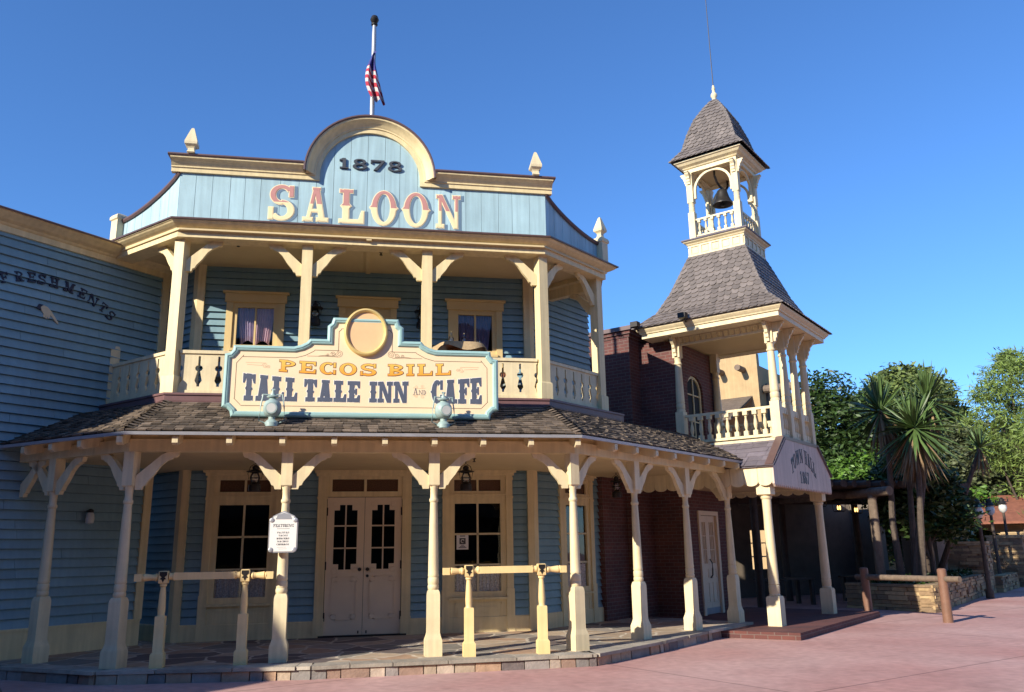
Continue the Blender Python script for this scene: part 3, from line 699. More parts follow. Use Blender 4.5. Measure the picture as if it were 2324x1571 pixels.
mb = MB(frame(0, 1.32, 0)); mb.prism([(PX0-.0, 7.2), (PX1, 7.2), (PX1, 8.30)]+[(ACX+(AR+.12)*math.cos(R(a)), ACZ+(AR+.12)*math.sin(R(a))) for a in range(0, 181, 10)]+[(PX0, 8.30)], -.055, 0)
mb.build('parapet_back', M['capbrown'], saloon)
# swoop caps
for F_, fn, L_ in ((frame(*along((PX0, 1.20), dL, 1.78), -CHL), lambda x: swoop(x, 1.78), 1.78), (frame(PX1, 1.20, CHR), lambda x: swoop(1.80-x, 1.80), 1.80)):
    mb = MB(F_); mb.sweep_v([(L_*k/12, fn(L_*k/12)) for k in range(13)], [(-.03, .03), (.0, .05), (.03, .05), (.03, -.09), (-.01, -.09), (-.01, .012), (-.03, .012)]); mb.build('parapet_cap', M['capbrown'], saloon)
arch = [(ACX-AR, 8.17)] + [(ACX+AR*math.cos(R(a)), ACZ+AR*math.sin(R(a))) for a in range(180, -1, -6)] + [(ACX+AR, 8.17)]
GP = [(-.10, 8.17)] + arch + [(6.70, 8.17)]
mb = MB(frame(0, 1.20, 0)); mb.sweep_v(GP, [(0,-.05),(0,.045),(.075,.05),(.08,.07),(.105,.072),(.115,.085),(.14,.10),(.17,.135),(.195,.175),(.205,.195),(.25,.205),(.25,-.10),(.08,-.10),(.08,-.05)])
mb.build('gable_cornice', M['cream'], saloon, smooth=True)
mb = MB(frame(0, 1.20, 0)); mb.sweep_v([(-.14, 8.17)]+arch+[(6.74, 8.17)], [(.252,-.13),(.235,.215),(.25,.228),(.275,.225),(.285,-.13)]); mb.build('gable_cap', M['capbrown'], saloon)
# finials
FIN = [(.055,0),(.075,.02),(.06,.05),(.055,.10),(.07,.13),(.115,.17),(.118,.22),(.03,.52),(.012,.545)]
def finial(x, y, z, s=1): 
    o = MB().sq([(r*s, h*s) for r, h in FIN]).build('finial', M['creamw'], saloon); o.location = (x, y, z); return o
finial(.24, 1.0, 8.44, .9); finial(6.36, 1.0, 8.44, .9)
nl = along((PX0, 1.16), dL, 1.80); nr = along((PX1, 1.16), dR, 1.82)
for p, rz in ((nl, -CHL), (nr, CHR)):
    o = MB().sq([(.10, 7.2), (.10, 7.68), (.125, 7.70), (.125, 7.75), (.10, 7.79), (.05, 7.82)]).build('parapet_post', M['creamw'], saloon); o.location = (*p, 0); o.rotation_euler = (0, 0, R(rz))
f3 = finial(*nr, 7.80, .85); f3.rotation_euler = (0, 0, R(CHR))
# balcony railing: sawn boards with keyhole gaps
def sawn(F_, x0, x1, n):
    mb = MB(F_); pit = (x1-x0)/n
    G = [(0,.012),(.16,.012),(.17,.04),(.24,.05),(.50,.014),(.53,.045),(.60,.055),(.67,.045),(.70,.014),(1,.014)]
    G = [(0, .0), (.10,.0), (.101, .022), (.17,.024),(.26,.058),(.52,.022),(.545,.05),(.60,.062),(.655,.05),(.68,.02),(.93,.018),(.935,0),(1,0)]
    z0, z1 = 4.31, 4.93
    for k in range(n):
        a, b = x0+pit*k, x0+pit*(k+1); 
        L_ = [(a+g_, z0+(z1-z0)*h) for h, g_ in G]; R__ = [(b-g_, z0+(z1-z0)*h) for h, g_ in G]
        mb.prism(L_+R__[::-1], -.02, .02)
    mb.box((x0, -.045, z1), (x1, .045, z1+.055)); mb.box((x0, -.04, z0-.06), (x1, .04, z0))
    return mb.build('balcony_rail', M['creamw'], saloon)
for k in range(3): sawn(frame(0, 1.236, 0), .176+2.095*k+.11, .176+2.095*(k+1)-.11, 6)
sawn(frame(*along((.176, 1.236), dL, 1.82), -CHL), .0, 1.72, 6)
sawn(frame(6.461, 1.236, CHR), .12, 1.70, 6)
o = MB().sq([(.085, 4.2), (.085, 5.28), (.07, 5.33), (.04, 5.36)]).build('newel', M['creamw'], saloon); o.location = (*along((.176, 1.236), dL, 1.86), 0); o.rotation_euler = (0, 0, R(-CHL))
# lower windows --------------------------------------------------------------
def low_window(F_, x0, x1):
    fr = MB(F_); xm = (x0+x1)/2
    for a, b in ((x0-.13, x0), (x1, x1+.13)):
        fr.box((a, -.05, .1), (b, .03, 3.12)); fr.box((a-.012, -.065, .1), (b+.012, -.01, .95)); fr.box((a-.012, -.062, 2.66), (b+.012, -.01, 2.70)); fr.box((a-.012, -.062, 3.02), (b+.012, -.01, 3.06))
    fr.box((x0-.16, -.075, 3.10), (x1+.16, .03, 3.16)); fr.box((x0-.2, -.11, 3.155), (x1+.2, .03, 3.198))
    fr.box((x0, -.03, 3.02), (x1, .047, 3.10)); fr.box((x0, -.035, 2.66), (x1, .05, 2.80)); fr.box((x0, -.055, 2.715), (x1, -.02, 2.745))
    fr.box((x0, -.02, 2.78), (x0+.10, .05, 3.03)); fr.box((x1-.10, -.02, 2.78), (x1, .05, 3.03)); fr.box((xm-.02, -.02, 2.78), (xm+.02, .05, 3.03))
    fr.box((x0, -.02, .84), (x0+.11, .05, 2.67)); fr.box((x1-.11, -.02, .84), (x1, .05, 2.67)); fr.box((x0, -.023, 2.56), (x1, .047, 2.668)); fr.box((x0, -.023, .80), (x1, .047, .91))
    fr.box((x0-.02, -.10, .76), (x1+.02, .02, .80))
    f = fr.build('window', M['cream'], saloon)
    s_ = MB(F_); s_.box((xm-.018, -.008, .9), (xm+.018, .045, 2.57))
    for z in (1.40, 1.98): s_.box((x0+.1, -.008, z-.018), (x1-.1, .045, z+.018))
    s_.build('muntins', M['creamw'], f)
    p = MB(F_); p.box((x0, -.03, .12), (x1, .02, .76)); p.box((x0, -.045, .1), (x1, -.02, .30)); 
    for a, b, c, d in ((x0+.11, x1-.11, .68, .70), (x0+.11, x1-.11, .36, .38), (x0+.11, x0+.13, .36, .70), (x1-.13, x1-.11, .36, .70)): p.box((a, -.04, c), (b, -.02, d))
    p.box((x0+.17, -.038, .43), (x1-.17, -.02, .63)); p.build('lower_panel', M['cream'], f)
    gl_ = MB(F_); gl_.add([(x0+.1, .022, .9), (x1-.1, .022, .9), (x1-.1, .022, 2.57), (x0+.1, .022, 2.57)], [(0,1,2,3)]); gl_.build('pane', M['pane'], f)
    tr = MB(F_); tr.box((x0+.09, .018, 2.79), (x1-.09, .03, 3.03)); tr.build('transom_pane', M['amber'], f)
    cu_ = MB(F_); N = 60
    pts = []; 
    for i in range(N+1):
        x = x0+.1+(x1-x0-.2)*i/N; yy = .045+.014*math.sin(i*1.3); pts += [(x, yy, .88), (x, yy, 1.36+.012*math.sin(i*.9))]
    cu_.add(pts, [(2*i, 2*i+2, 2*i+3, 2*i+1) for i in range(N)]); cu_.build('lace_curtain', M['lace'], f, smooth=True)
    return f
for a, b in lowwin: low_window(FW, a, b)
low_window(FR_, 1.0, 1.95)
# double door -----------------------------------------------------------------
fr = MB(FW)
for a, b in ((2.51, 2.68), (4.10, 4.27)):
    fr.box((a, -.06, .1), (b, .03, 3.10)); fr.box((a-.012, -.072, 2.66), (b+.012, -.02, 2.70)); fr.box((a-.012, -.072, .1), (b+.012, -.02, .5))
fr.box((2.47, -.085, 3.09), (4.31, .03, 3.15)); fr.box((2.44, -.12, 3.148), (4.34, .03, 3.198))
fr.box((2.68, -.032, 2.70), (4.10, .047, 2.80)); fr.box((2.68, -.032, 3.03), (4.10, .047, 3.09)); fr.box((2.68, -.028, 2.79), (2.77, .05, 3.04)); fr.box((4.01, -.028, 2.79), (4.10, .05, 3.04)); fr.box((3.365, -.028, 2.79), (3.415, .05, 3.04))
dframe = fr.build('door_frame', M['cream'], saloon)
MB(FW).box((2.76, .0, 2.79), (4.02, .02, 3.04)).build('transom_pane', M['amber'], dframe)
MB(FW).box((2.6, -.09, .165), (4.2, .05, .20)).build('threshold', M['dark'], dframe)
def stepped(x0, x1, z0, z1, s): return [(x0+s,z0),(x1-s,z0),(x1-s,z0+s),(x1,z0+s),(x1,z1-s),(x1-s,z1-s),(x1-s,z1),(x0+s,z1),(x0+s,z1-s),(x0,z1-s),(x0,z0+s),(x0+s,z0+s)]
for x0, x1, hs in ((2.69, 3.388, 1), (3.395, 4.09, -1)):
    xm = (x0+x1)/2; g0, g1 = xm-.215, xm+.215; z0, z1 = 1.36, 2.55
    lf = MB(FW); lf.box((x0, -.02, .20), (g0, .025, 2.69)); lf.box((g1, -.02, .20), (x1, .025, 2.69)); lf.box((g0, -.02, .20), (g1, .025, z0)); lf.box((g0, -.02, z1), (g1, .025, 2.69))
    for cx in (g0, g1-.10):
        for cz in (z0, z1-.10): lf.box((cx, -.018, cz), (cx+.10, .024, cz+.10))
    leaf = lf.build('door_leaf', M['door'], saloon)
    mu = MB(FW); mu.box((xm-.013, -.014, z0), (xm+.013, .02, z1))
    for z in (1.75, 2.16): mu.box((g0, -.014, z-.013), (g1, .02, z+.013))
    for c in ((g0+.03, z0-.01), (g1-.03, z0-.01), (g0+.03, z1+.01), (g1-.03, z1+.01), (g0+.03, .52), (g1-.03, .52), (g0+.03, 1.18), (g1-.03, 1.18)):
        mu.lathe([(.045, -.034), (.045, -.028), (.05, -.018)], (c[0], 0, c[1]), 14, axis='Y'); 
    P = stepped(g0-.01, g1+.01, .47, 1.23, .085); P2 = offset(P, -.02) if False else None
    for i in range(12):
        a, b = P[i], P[(i+1) % 12]; mu.box((min(a[0], b[0])-.009, -.032, min(a[1], b[1])-.009), (max(a[0], b[0])+.009, -.018-.0005*i, max(a[1], b[1])+.009))
    mu.build('moulding', M['door'], leaf)
    gl_ = MB(FW); gl_.add([(g0, .004, z0), (g1, .004, z0), (g1, .004, z1), (g0, .004, z1)], [(0,1,2,3)]); gl_.build('pane', M['pane'], leaf)
    kx = x1-.07 if hs > 0 else x0+.07
    kn = MB(FW); kn.lathe([(.032, -.024), (.014, -.028), (.014, -.05), (.028, -.06), (.034, -.075), (.024, -.09)], (kx, 0, 1.36), 14, axis='Y')
    if hs < 0: MB(FW).lathe([(.028, -.024), (.026, -.032), (.012, -.036)], (kx, 0, 1.24), 12, axis='Y').build('lock', M['dark'], leaf)
    kn.build('knob', M['dark'], leaf, smooth=True)
    hx = x0-.01 if hs > 0 else x1-.01
    for z in (.45, 1.36, 2.35): MB(FW).box((hx-.008, -.045, z), (hx+.026, -.0205, z+.15)).build('hinge', M['dark'], leaf)
    MB(FW).box((kx-.01, -.026, .22), (kx+.012, -.0205, .27)).build('bolt', M['dark'], leaf)
# upper windows ----------------------------------------------------------------
def up_window(x0, x1, z0, z1, curtains=True):
    fr = MB(FU)
    fr.box((x0-.12, -.05, z0-.4), (x0, .03, z1)); fr.box((x1, -.05, z0-.4), (x1+.12, .03, z1)); fr.box((x0-.15, -.07, z1), (x1+.15, .03, z1+.16)); fr.box((x0-.19, -.10, z1+.158), (x1+.19, .03, z1+.20)); fr.box((x0-.15, -.085, z1-.012), (x1+.15, -.04, z1+.012))
    if curtains:
        fr.box((x0, -.023, z1-.10), (x1, .047, z1)); fr.box((x0, -.02, z0-.0), (x0+.08, .05, z1)); fr.box((x1-.08, -.02, z0), (x1, .05, z1)); fr.box((x0, -.023, z0), (x1, .047, z0+.08)); fr.box((x0-.02, -.09, z0-.05), (x1+.02, .03, z0)); fr.box(((x0+x1)/2-.016, -.012, z0+.07), ((x0+x1)/2+.016, .045, z1-.09))
        fr.box((x0, -.02, z0-.75), (x1, .05, z0-.05))
    f = fr.build('window', M['yellow'], saloon)
    if curtains:
        gl_ = MB(FU); gl_.add([(x0+.07, .02, z0+.07), (x1-.07, .02, z0+.07), (x1-.07, .02, z1-.09), (x0+.07, .02, z1-.09)], [(0,1,2,3)]); gl_.build('pane', M['pane'], f)
        for sd_, cm in ((0, 'purple'), (1, 'pink' if x0 < 3 else 'purple')):
            N = 40; pts = []; xa = x0+.07 if sd_ == 0 else (x0+x1)/2; xb = (x0+x1)/2 if sd_ == 0 else x1-.07
            for i in range(N+1):
                k = i/N; x = xa+(xb-xa)*k; yy = .10+.016*math.sin(i*1.1+sd_)+.008*math.sin(i*2.7)
                pull = .16*(1-k if sd_ == 0 else k)
                xlow = x + (pull*.5 if sd_ == 0 else -pull*.5)
                pts += [(xlow, yy*1.05, z0+.09+.10*abs(math.sin(k*3)) * (1 if x0 < 3 else .2)), ((x+xlow)/2, yy, (z0+z1)/2), (x, yy, z1-.07)]
            c_ = MB(FU); c_.add(pts, [(3*i+j, 3*i+3+j, 3*i+4+j, 3*i+1+j) for i in range(N) for j in (0, 1)]); c_.build('curtain', M[cm], f, smooth=True)
    else:
        MB(FU).box((x0, -.005, 4.22), (x1, .04, z1)).build('shutter_boards', M['yellow'], f)
    return f
up_window(.834, 1.662, 5.406, 6.32); up_window(5.033, 5.870, 5.406, 6.32); up_window(2.914, 3.781, 5.36, 6.30, False)
# sprinkler heads
for x, y, z in ((1.05, 1.5, 7.02), (3.55, 1.6, 7.02), (5.2, 1.2, 3.2)):
    MB().lathe([(.035, 0), (.035, -.012), (.012, -.015), (.012, -.05), (.03, -.055), (.028, -.062)], (x, y, z), 10).build('sprinkler', M['dark'], saloon)
# numerals and name on the false front
FP_ = frame(0, 1.20, 0)
mb = MB(FP_); pol, wd = layout('1878', .20, total=1.13, gap=.20, w=.19, t=.13, W=.80)
for P, _ in pol: letters(mb, P, -.035, .033, dx=2.76, dz=8.44)
mb.build('date_numerals', M['charcoal'], saloon)
xs = [1.57, 2.16, 2.79, 3.36, 3.94, 4.53]
ml, mo, msh = MB(FP_), MB(FP_), MB(FP_)
for ch, x in zip('SALOON', xs):
    P, wd = glyph(ch, w=.15, t=.095, W=.66, nt=.03, spur=.06 if ch != 'S' else 0); hh = .64; sc = .43/wd
    P = [[(px*sc, py*hh) for px, py in p] for p in P]
    letters(msh, P, -.002, .004, off=.024, dx=x+.045, dz=7.375); letters(mo, P, -.005, .006, off=.014, dx=x, dz=7.395); letters(ml, P, -.011, .005, dx=x, dz=7.395)
msh.build('letter_shade', M['lettershadow'], saloon); mo.build('letter_outline', M['lettercream'], saloon)
two = mat('two_colour_lettering', (.5, .2, .1), .55, .05, 3)
n = two.node_tree.nodes; L = two.node_tree.links; tc = [k for k in n if k.type == 'TEX_COORD'][0]; vm = [k for k in n if k.type == 'VECT_MATH'][0]
sp = n.new('ShaderNodeSeparateXYZ'); L.new(tc.outputs['Object'], sp.inputs[0]); gt = n.new('ShaderNodeMath'); gt.operation = 'GREATER_THAN'; gt.inputs[1].default_value = 7.72; L.new(sp.outputs[2], gt.inputs[0])
mx = n.new('ShaderNodeMixRGB'); mx.inputs[1].default_value = (.86, .70, .40, 1); mx.inputs[2].default_value = (.50, .24, .21, 1); L.new(gt.outputs[0], mx.inputs[0]); L.new(mx.outputs[0], vm.inputs[0])
ml.build('saloon_lettering', two, saloon)

# flagpole and flag
fp = thing('flagpole', 'grey metal flagpole with ball top rising behind the arched gable', 'flagpole', (3.32, 1.45, 7.3))
MB().lathe([(.05, 0), (.05, .5), (.042, 4.15), (.035, 4.33)], n=14).build('pole', M['steel'], fp, smooth=True)
MB().lathe([(.02, 4.32), (.06, 4.34), (.065, 4.36), (.02, 4.37), (.06, 4.40), (.085, 4.46), (.06, 4.53), (.01, 4.55)], n=16).build('ball', M['dark'], fp, smooth=True)
fm = MB()
N, K = 26, 14; pts = []
for i in range(N+1):
    for j in range(K+1):
        s_, t_ = i/N, j/K                       # s down, t across the limp folds
        x = -.06 + t_*(.10+.14*s_) - .10*(1-s_)*t_; y = -.08+.09*math.sin(t_*13+s_*2.5)*(.4+.6*s_); z = 3.70-1.0*s_-.12*t_
        if j == 0: x = .0
        x = x - .17*math.sin(s_*math.pi*.9)*(1-t_)+.06; pts.append((x, y-.05, z))
fm.add(pts, [(i*(K+1)+j, i*(K+1)+j+1, (i+1)*(K+1)+j+1, (i+1)*(K+1)+j) for i in range(N) for j in range(K)])
flagm = mat('striped_flag_cloth', (.5, .1, .1), .8, .08, 5)
n = flagm.node_tree.nodes; L = flagm.node_tree.links; tc = [k for k in n if k.type == 'TEX_COORD'][0]; vm = [k for k in n if k.type == 'VECT_MATH'][0]
sp = n.new('ShaderNodeSeparateXYZ'); L.new(tc.outputs['Object'], sp.inputs[0])
a1 = n.new('ShaderNodeMath'); a1.operation = 'MULTIPLY_ADD'; a1.inputs[1].default_value = 1.1; L.new(sp.outputs[0], a1.inputs[0]); L.new(sp.outputs[2], a1.inputs[2])
pp = n.new('ShaderNodeMath'); pp.operation = 'PINGPONG'; pp.inputs[1].default_value = .075; L.new(a1.outputs[0], pp.inputs[0])
g1 = n.new('ShaderNodeMath'); g1.operation = 'GREATER_THAN'; g1.inputs[1].default_value = .038; L.new(pp.outputs[0], g1.inputs[0])
m1 = n.new('ShaderNodeMixRGB'); m1.inputs[1].default_value = (.40, .03, .05, 1); m1.inputs[2].default_value = (.52, .47, .45, 1); L.new(g1.outputs[0], m1.inputs[0])
g2 = n.new('ShaderNodeMath'); g2.operation = 'GREATER_THAN'; g2.inputs[1].default_value = 3.28; L.new(a1.outputs[0], g2.inputs[0])
m2 = n.new('ShaderNodeMixRGB'); m2.inputs[2].default_value = (.05, .05, .20, 1); L.new(g2.outputs[0], m2.inputs[0]); L.new(m1.outputs[0], m2.inputs[1]); L.new(m2.outputs[0], vm.inputs[0])
flag_ = fm.build('flag', flagm, None, smooth=True); flag_.location = (3.32, 1.45, 7.3); tag(flag_, 'limp red and white striped flag with dark blue canton hanging from the pole', 'flag')

# ================================================================== SHOP SIGN ON THE PORCH ROOF
sg = thing('shop_sign', 'wide cream signboard with blue-green frame and round-topped medallion standing on the porch roof', 'sign', (3.313, .10, 3.683))
SF = Matrix.Scale(.9455, 4) @ Matrix.Translation((-3.315, 0, -3.8))
OUT = [(1.21,3.81),(5.42,3.81),(5.44,3.90),(5.49,3.95),(5.57,3.97),(5.57,4.85),(5.49,4.87),(5.45,4.92),(5.44,5.0),(4.50,5.0),(4.39,5.03),(4.30,5.08),(4.25,5.14),(3.95,5.14),(3.95,5.37),(3.89,5.42),(3.86,5.52),
       (2.77,5.52),(2.74,5.42),(2.68,5.37),(2.68,5.14),(2.40,5.14),(2.35,5.08),(2.26,5.03),(2.15,5.0),(1.19,5.0),(1.18,4.92),(1.14,4.87),(1.06,4.85),(1.06,3.97),(1.14,3.95),(1.19,3.90)]
MB(SF).prism(offset(OUT, -.02), -.02, .06).build('board', M['signface'], sg)
mid = [((OUT[0][0]+OUT[1][0])/2, 3.81)]; ring = mid+OUT[1:]+OUT[:1]+mid
mb = MB(SF); mb.sweep_v(ring, [(0,-.06),(0,.03),(.015,.05),(.035,.06),(.05,.062),(.055,.05),(.07,.052),(.085,.045),(.095,.03),(.10,.018),(.10,-.0)]); mb.build('sign_frame', M['signframe'], sg)
inn = offset(OUT, -.185); mi = [((inn[0][0]+inn[1][0])/2, inn[0][1])]
mb = MB(SF); mb.sweep_v(mi+inn[1:]+inn[:1]+mi, [(0,.0215),(0,.019),(.010,.019),(.010,.0215)]); mb.build('border_line', M['inkline'], sg)
mb = MB(SF)
def ell(rx, rz, n=40): return [(3.315+rx*math.cos(2*math.pi*k/n), 5.275+rz*math.sin(2*math.pi*k/n)) for k in range(n)]
mb.prism(ell(.33, .38), -.05, .0)
md = mb.build('medallion', M['ovalin'], sg)
e_ = ell(.36, .41); mb = MB(SF); mb.sweep_v(e_+e_[:1], [(-.005,0),(-.005,.07),(.01,.095),(.03,.10),(.05,.085),(.06,.06),(.06,.0)]); mb.build('medallion_ring', M['gold'], md, smooth=True)
TY = -.0205
def warp(pol, fb, fh, x0): 
    return [[(x0+px, fb(x0+px)+py*fh(x0+px)) for px, py in p] for p in pol]
def word(text, x0, x1, fb, fh, mbs, y=TY, **k):
    pol, wd = layout(text, 1.0, total=x1-x0, **k)
    for P, _ in pol:
        W_ = warp(P, fb, fh, x0)
        for mb_, th_, off, lift in mbs: letters(mb_, W_, y-lift, th_, off=off)
zb = lambda x: 4.535+.04*((x-3.33)/1.4)**2
NAME = []
for t_, a, b in (('PECOS', 1.93, 3.50), ('BILL', 3.70, 4.75)):
    mo, ms = MB(SF), MB(SF)
    word(t_, a, b, zb, lambda x: .195, [(ms, .004, .010, .001), (mo, .006, 0, .007)], w=.21, t=.15, W=.84, gap=.22, nt=.02)
    NAME.append((mo, ms))
og = mat('gold_to_orange_paint', (.8, .4, .05), .5, .03, 3); n = og.node_tree.nodes; L = og.node_tree.links; tc = [k for k in n if k.type == 'TEX_COORD'][0]; vm = [k for k in n if k.type == 'VECT_MATH'][0]
sp = n.new('ShaderNodeSeparateXYZ'); L.new(tc.outputs['Object'], sp.inputs[0]); mr = n.new('ShaderNodeMapRange'); mr.inputs['From Min'].default_value = .69; mr.inputs['From Max'].default_value = .90; L.new(sp.outputs[2], mr.inputs[0])
mx = n.new('ShaderNodeMixRGB'); mx.inputs[1].default_value = (.84, .33, .03, 1); mx.inputs[2].default_value = (.80, .50, .10, 1); L.new(mr.outputs[0], mx.inputs[0]); L.new(mx.outputs[0], vm.inputs[0])
for mo, ms in NAME: ms.build('name_outline', M['inkline'], mo.build('name_lettering', og, sg))
fh = lambda x: .345+.105*((x-3.315)/1.95)**2
for t_, a, b in (('TALL', 1.37, 2.22), ('TALE', 2.34, 3.23), ('INN', 3.40, 4.03), ('CAFE', 4.43, 5.27)):
    mwo, mw = MB(SF), MB(SF)
    word(t_, a, b, lambda x: 4.085, fh, [(mwo, .004, .012, .0005), (mw, .006, .003, .007)], w=.24, t=.17, W=.62, gap=.10, nt=.045, spur=.06)
    mwo.build('letter_edge', M['white'], mw.build('main_lettering', M['navy'], sg))
ma = MB(SF); word('A', 4.12, 4.205, lambda x: 4.225, lambda x: .105, [(ma, .004, 0, .002)], w=.10, t=.05, W=.6); word('ND', 4.215, 4.335, lambda x: 4.225, lambda x: .075, [(ma, .004, 0, .002)], w=.10, t=.06, W=.55)
ma.build('small_lettering', M['navy'], sg)
def spiral(mb, cx, cz, r, turns, dirn, sx=1, th=.006):
    pts = []
    for k in range(40):
        t_ = k/39; a = turns*2*math.pi*t_*dirn; rr = r*(1-t_*.85); pts.append((cx+sx*rr*math.cos(a), cz+rr*math.sin(a)))
    for a, b in zip(pts[:-1], pts[1:]):
        d = Vector((b[0]-a[0], b[1]-a[1])); 
        if d.length < 1e-5: continue
        n_ = Vector((-d.y, d.x)).normalized()*th*.5
        mb.prism([(a[0]+n_.x, a[1]+n_.y), (b[0]+n_.x, b[1]+n_.y), (b[0]-n_.x, b[1]-n_.y), (a[0]-n_.x, a[1]-n_.y)], TY-.0015, TY+.003)
def curl(mb, pts, th=.006):
    for a, b in zip(pts[:-1], pts[1:]):
        d = Vector((b[0]-a[0], b[1]-a[1])); n_ = Vector((-d.y, d.x)).normalized()*th*.5
        mb.prism([(a[0]+n_.x, a[1]+n_.y), (b[0]+n_.x, b[1]+n_.y), (b[0]-n_.x, b[1]-n_.y), (a[0]-n_.x, a[1]-n_.y)], TY-.0022, TY+.003)
for s in (-1, 1):
    ms_, mf_ = MB(SF), MB(SF)
    cx = 3.315+s*.43; spiral(ms_, cx, 4.90, .065, 2.2, s, s); spiral(ms_, cx+s*.10, 4.89, .04, 1.6, -s, s); spiral(ms_, cx+s*.19, 4.875, .028, 1.4, s, s)
    curl(ms_, [(cx+s*.02, 4.84), (cx+s*.2, 4.848), (cx+s*.52, 4.845)]); curl(ms_, [(cx+s*.06, 4.855), (cx+s*.24, 4.862), (cx+s*.34, 4.85)])
    cx = 3.315+s*1.62; spiral(mf_, cx, 4.66, .045, 1.8, -s, s); spiral(mf_, cx+s*-.06, 4.655, .03, 1.5, s, s); curl(mf_, [(cx-s*.02, 4.71), (cx+s*.3, 4.715)]); curl(mf_, [(cx+s*.05, 4.67), (cx+s*.28, 4.682)])
    ms_.build('scrollwork', M['inkline'], sg); mf_.build('faint_scrollwork', M['ghost'], sg)
for z, s in ((4.36, 1), (4.19, -1)):
    mf_ = MB(SF)
    for dx in (-.05, .05): spiral(mf_, 4.225+dx, z, .03, 1.5, s*(1 if dx > 0 else -1), 1 if dx > 0 else -1, .004)
    curl(mf_, [(4.12, z-s*.02), (4.225, z-s*.032), (4.33, z-s*.02)], .004); mf_.build('faint_scrollwork', M['ghost'], sg)

# lantern-shaped spotlights on the roof in front of the sign
def spot():
    t = thing('sign_spotlight', 'x', 'spotlight', group='lantern spotlights in front of the signboard')
    MB().lathe([(.10,-.06),(.10,.0),(.075,.03),(.05,.05),(.05,.09),(.08,.10)], n=20).build('base', M['lampgreen'], t, smooth=True)
    b = MB().lathe([(.06,.09),(.10,.11),(.128,.16),(.136,.22),(.128,.28),(.10,.325),(.06,.345),(.05,.36),(.05,.375),(.085,.38),(.09,.395),(.04,.42),(.035,.45)], n=22).build('body', M['lampgreen'], t, smooth=True)
    MB().lathe([(.07,-.155),(.085,-.155),(.092,-.14),(.092,-.10)], (0,0,.20), 22, axis='Y').build('lens_ring', M['lampgreen'], b, smooth=True)
    MB().lathe([(.0,-.158),(.068,-.1575),(.068,-.15)], (0,0,.20), 20, axis='Y').build('lens', M['frost'], b)
    fr = MB()
    for s in (-1, 1):
        fr.tube([(s*.10,.02,.0),(s*.185,.0,.03),(s*.17,0,.25),(s*.14,0,.43)], .011); 
    fr.tube([(-.15,0,.425),(.15,0,.425)], .011); fr.tube([(0,0,.43),(0,0,.50)], .018); fr.tube([(-.03,0,.5),(.03,0,.5)], .014)
    fr.build('bail', M['lampgreen'], t, smooth=True); return t
s1 = spot(); s1.location = (1.96, -.22, 3.565); s1['label'] = 'grey-green lantern spotlight on the porch roof below the word TALL'
s2 = dup(s1); s2.location = (4.53, -.22, 3.565); s2['label'] = 'grey-green lantern spotlight on the porch roof below the word CAFE'; s2.rotation_euler = (0, 0, R(12))

# hanging lanterns
def lantern():
    t = thing('lantern', 'x', 'lantern', group='dark railroad lanterns on the saloon')
    MB().lathe([(.10,0),(.105,.02),(.10,.11),(.06,.13),(.055,.15)], n=18).build('tank', M['dark'], t, smooth=True)
    MB().lathe([(.05,.15),(.075,.19),(.08,.23),(.06,.28),(.045,.30)], n=18).build('globe', M['clear'], t, smooth=True)
    MB().lathe([(.05,.30),(.06,.31),(.15,.325),(.145,.335),(.05,.36),(.055,.41),(.03,.43),(.03,.44)], n=18).build('cap', M['dark'], t, smooth=True)
    b = MB()
    for k in range(4):
        a = R(45+90*k); b.tube([(.095*math.cos(a),.095*math.sin(a),.10),(.10*math.cos(a),.10*math.sin(a),.23),(.06*math.cos(a),.06*math.sin(a),.315)], .007, 6)
    for k in range(12): 
        a0, a1 = R(30*k), R(30*k+30); b.tube([(.09*math.cos(a0),.09*math.sin(a0),.225),(.09*math.cos(a1),.09*math.sin(a1),.225)], .005, 5)
    b.build('guard', M['dark'], t)
    MB().tube([(-.10,0,.2),(-.12,0,.3),(-.08,0,.42),(0,0,.47),(.08,0,.42),(.12,0,.3),(.10,0,.2)], .006, 6).build('bail', M['dark'], t); 
    return t
def hang(t, z): MB().tube([(0,0,.46),(0,0,z)], .008, 6).build('hanger', M['dark'], t)
l1 = lantern(); hang(l1, .52); l1.location = (1.54, 1.7, 2.69); l1['label'] = 'dark lantern hanging under the porch ceiling left of the double door'
l2 = dup(l1); l2.location = (5.12, 1.7, 2.69); l2['label'] = 'dark lantern hanging under the porch ceiling right of the double door'
l3 = dup(l1); l3.location = (8.55, 3.85, 2.69); l3['label'] = 'dark lantern hanging near the brick wall at the right end of the porch'
for x, lb in ((2.355, 'dark lantern on the balcony wall left of the shuttered door'), (4.38, 'dark lantern on the balcony wall right of the shuttered door')):
    l = dup(l1); l.location = (x, YU-.16, 5.88); l['label'] = lb
    for c in kids(l):
        if c.name.startswith('hanger'): bpy.data.objects.remove(c)
    w_ = MB(); w_.tube([(0,0,.46),(0,.08,.50),(0,.13,.48)], .009, 6); w_.build('wall_arm', M['dark'], l)

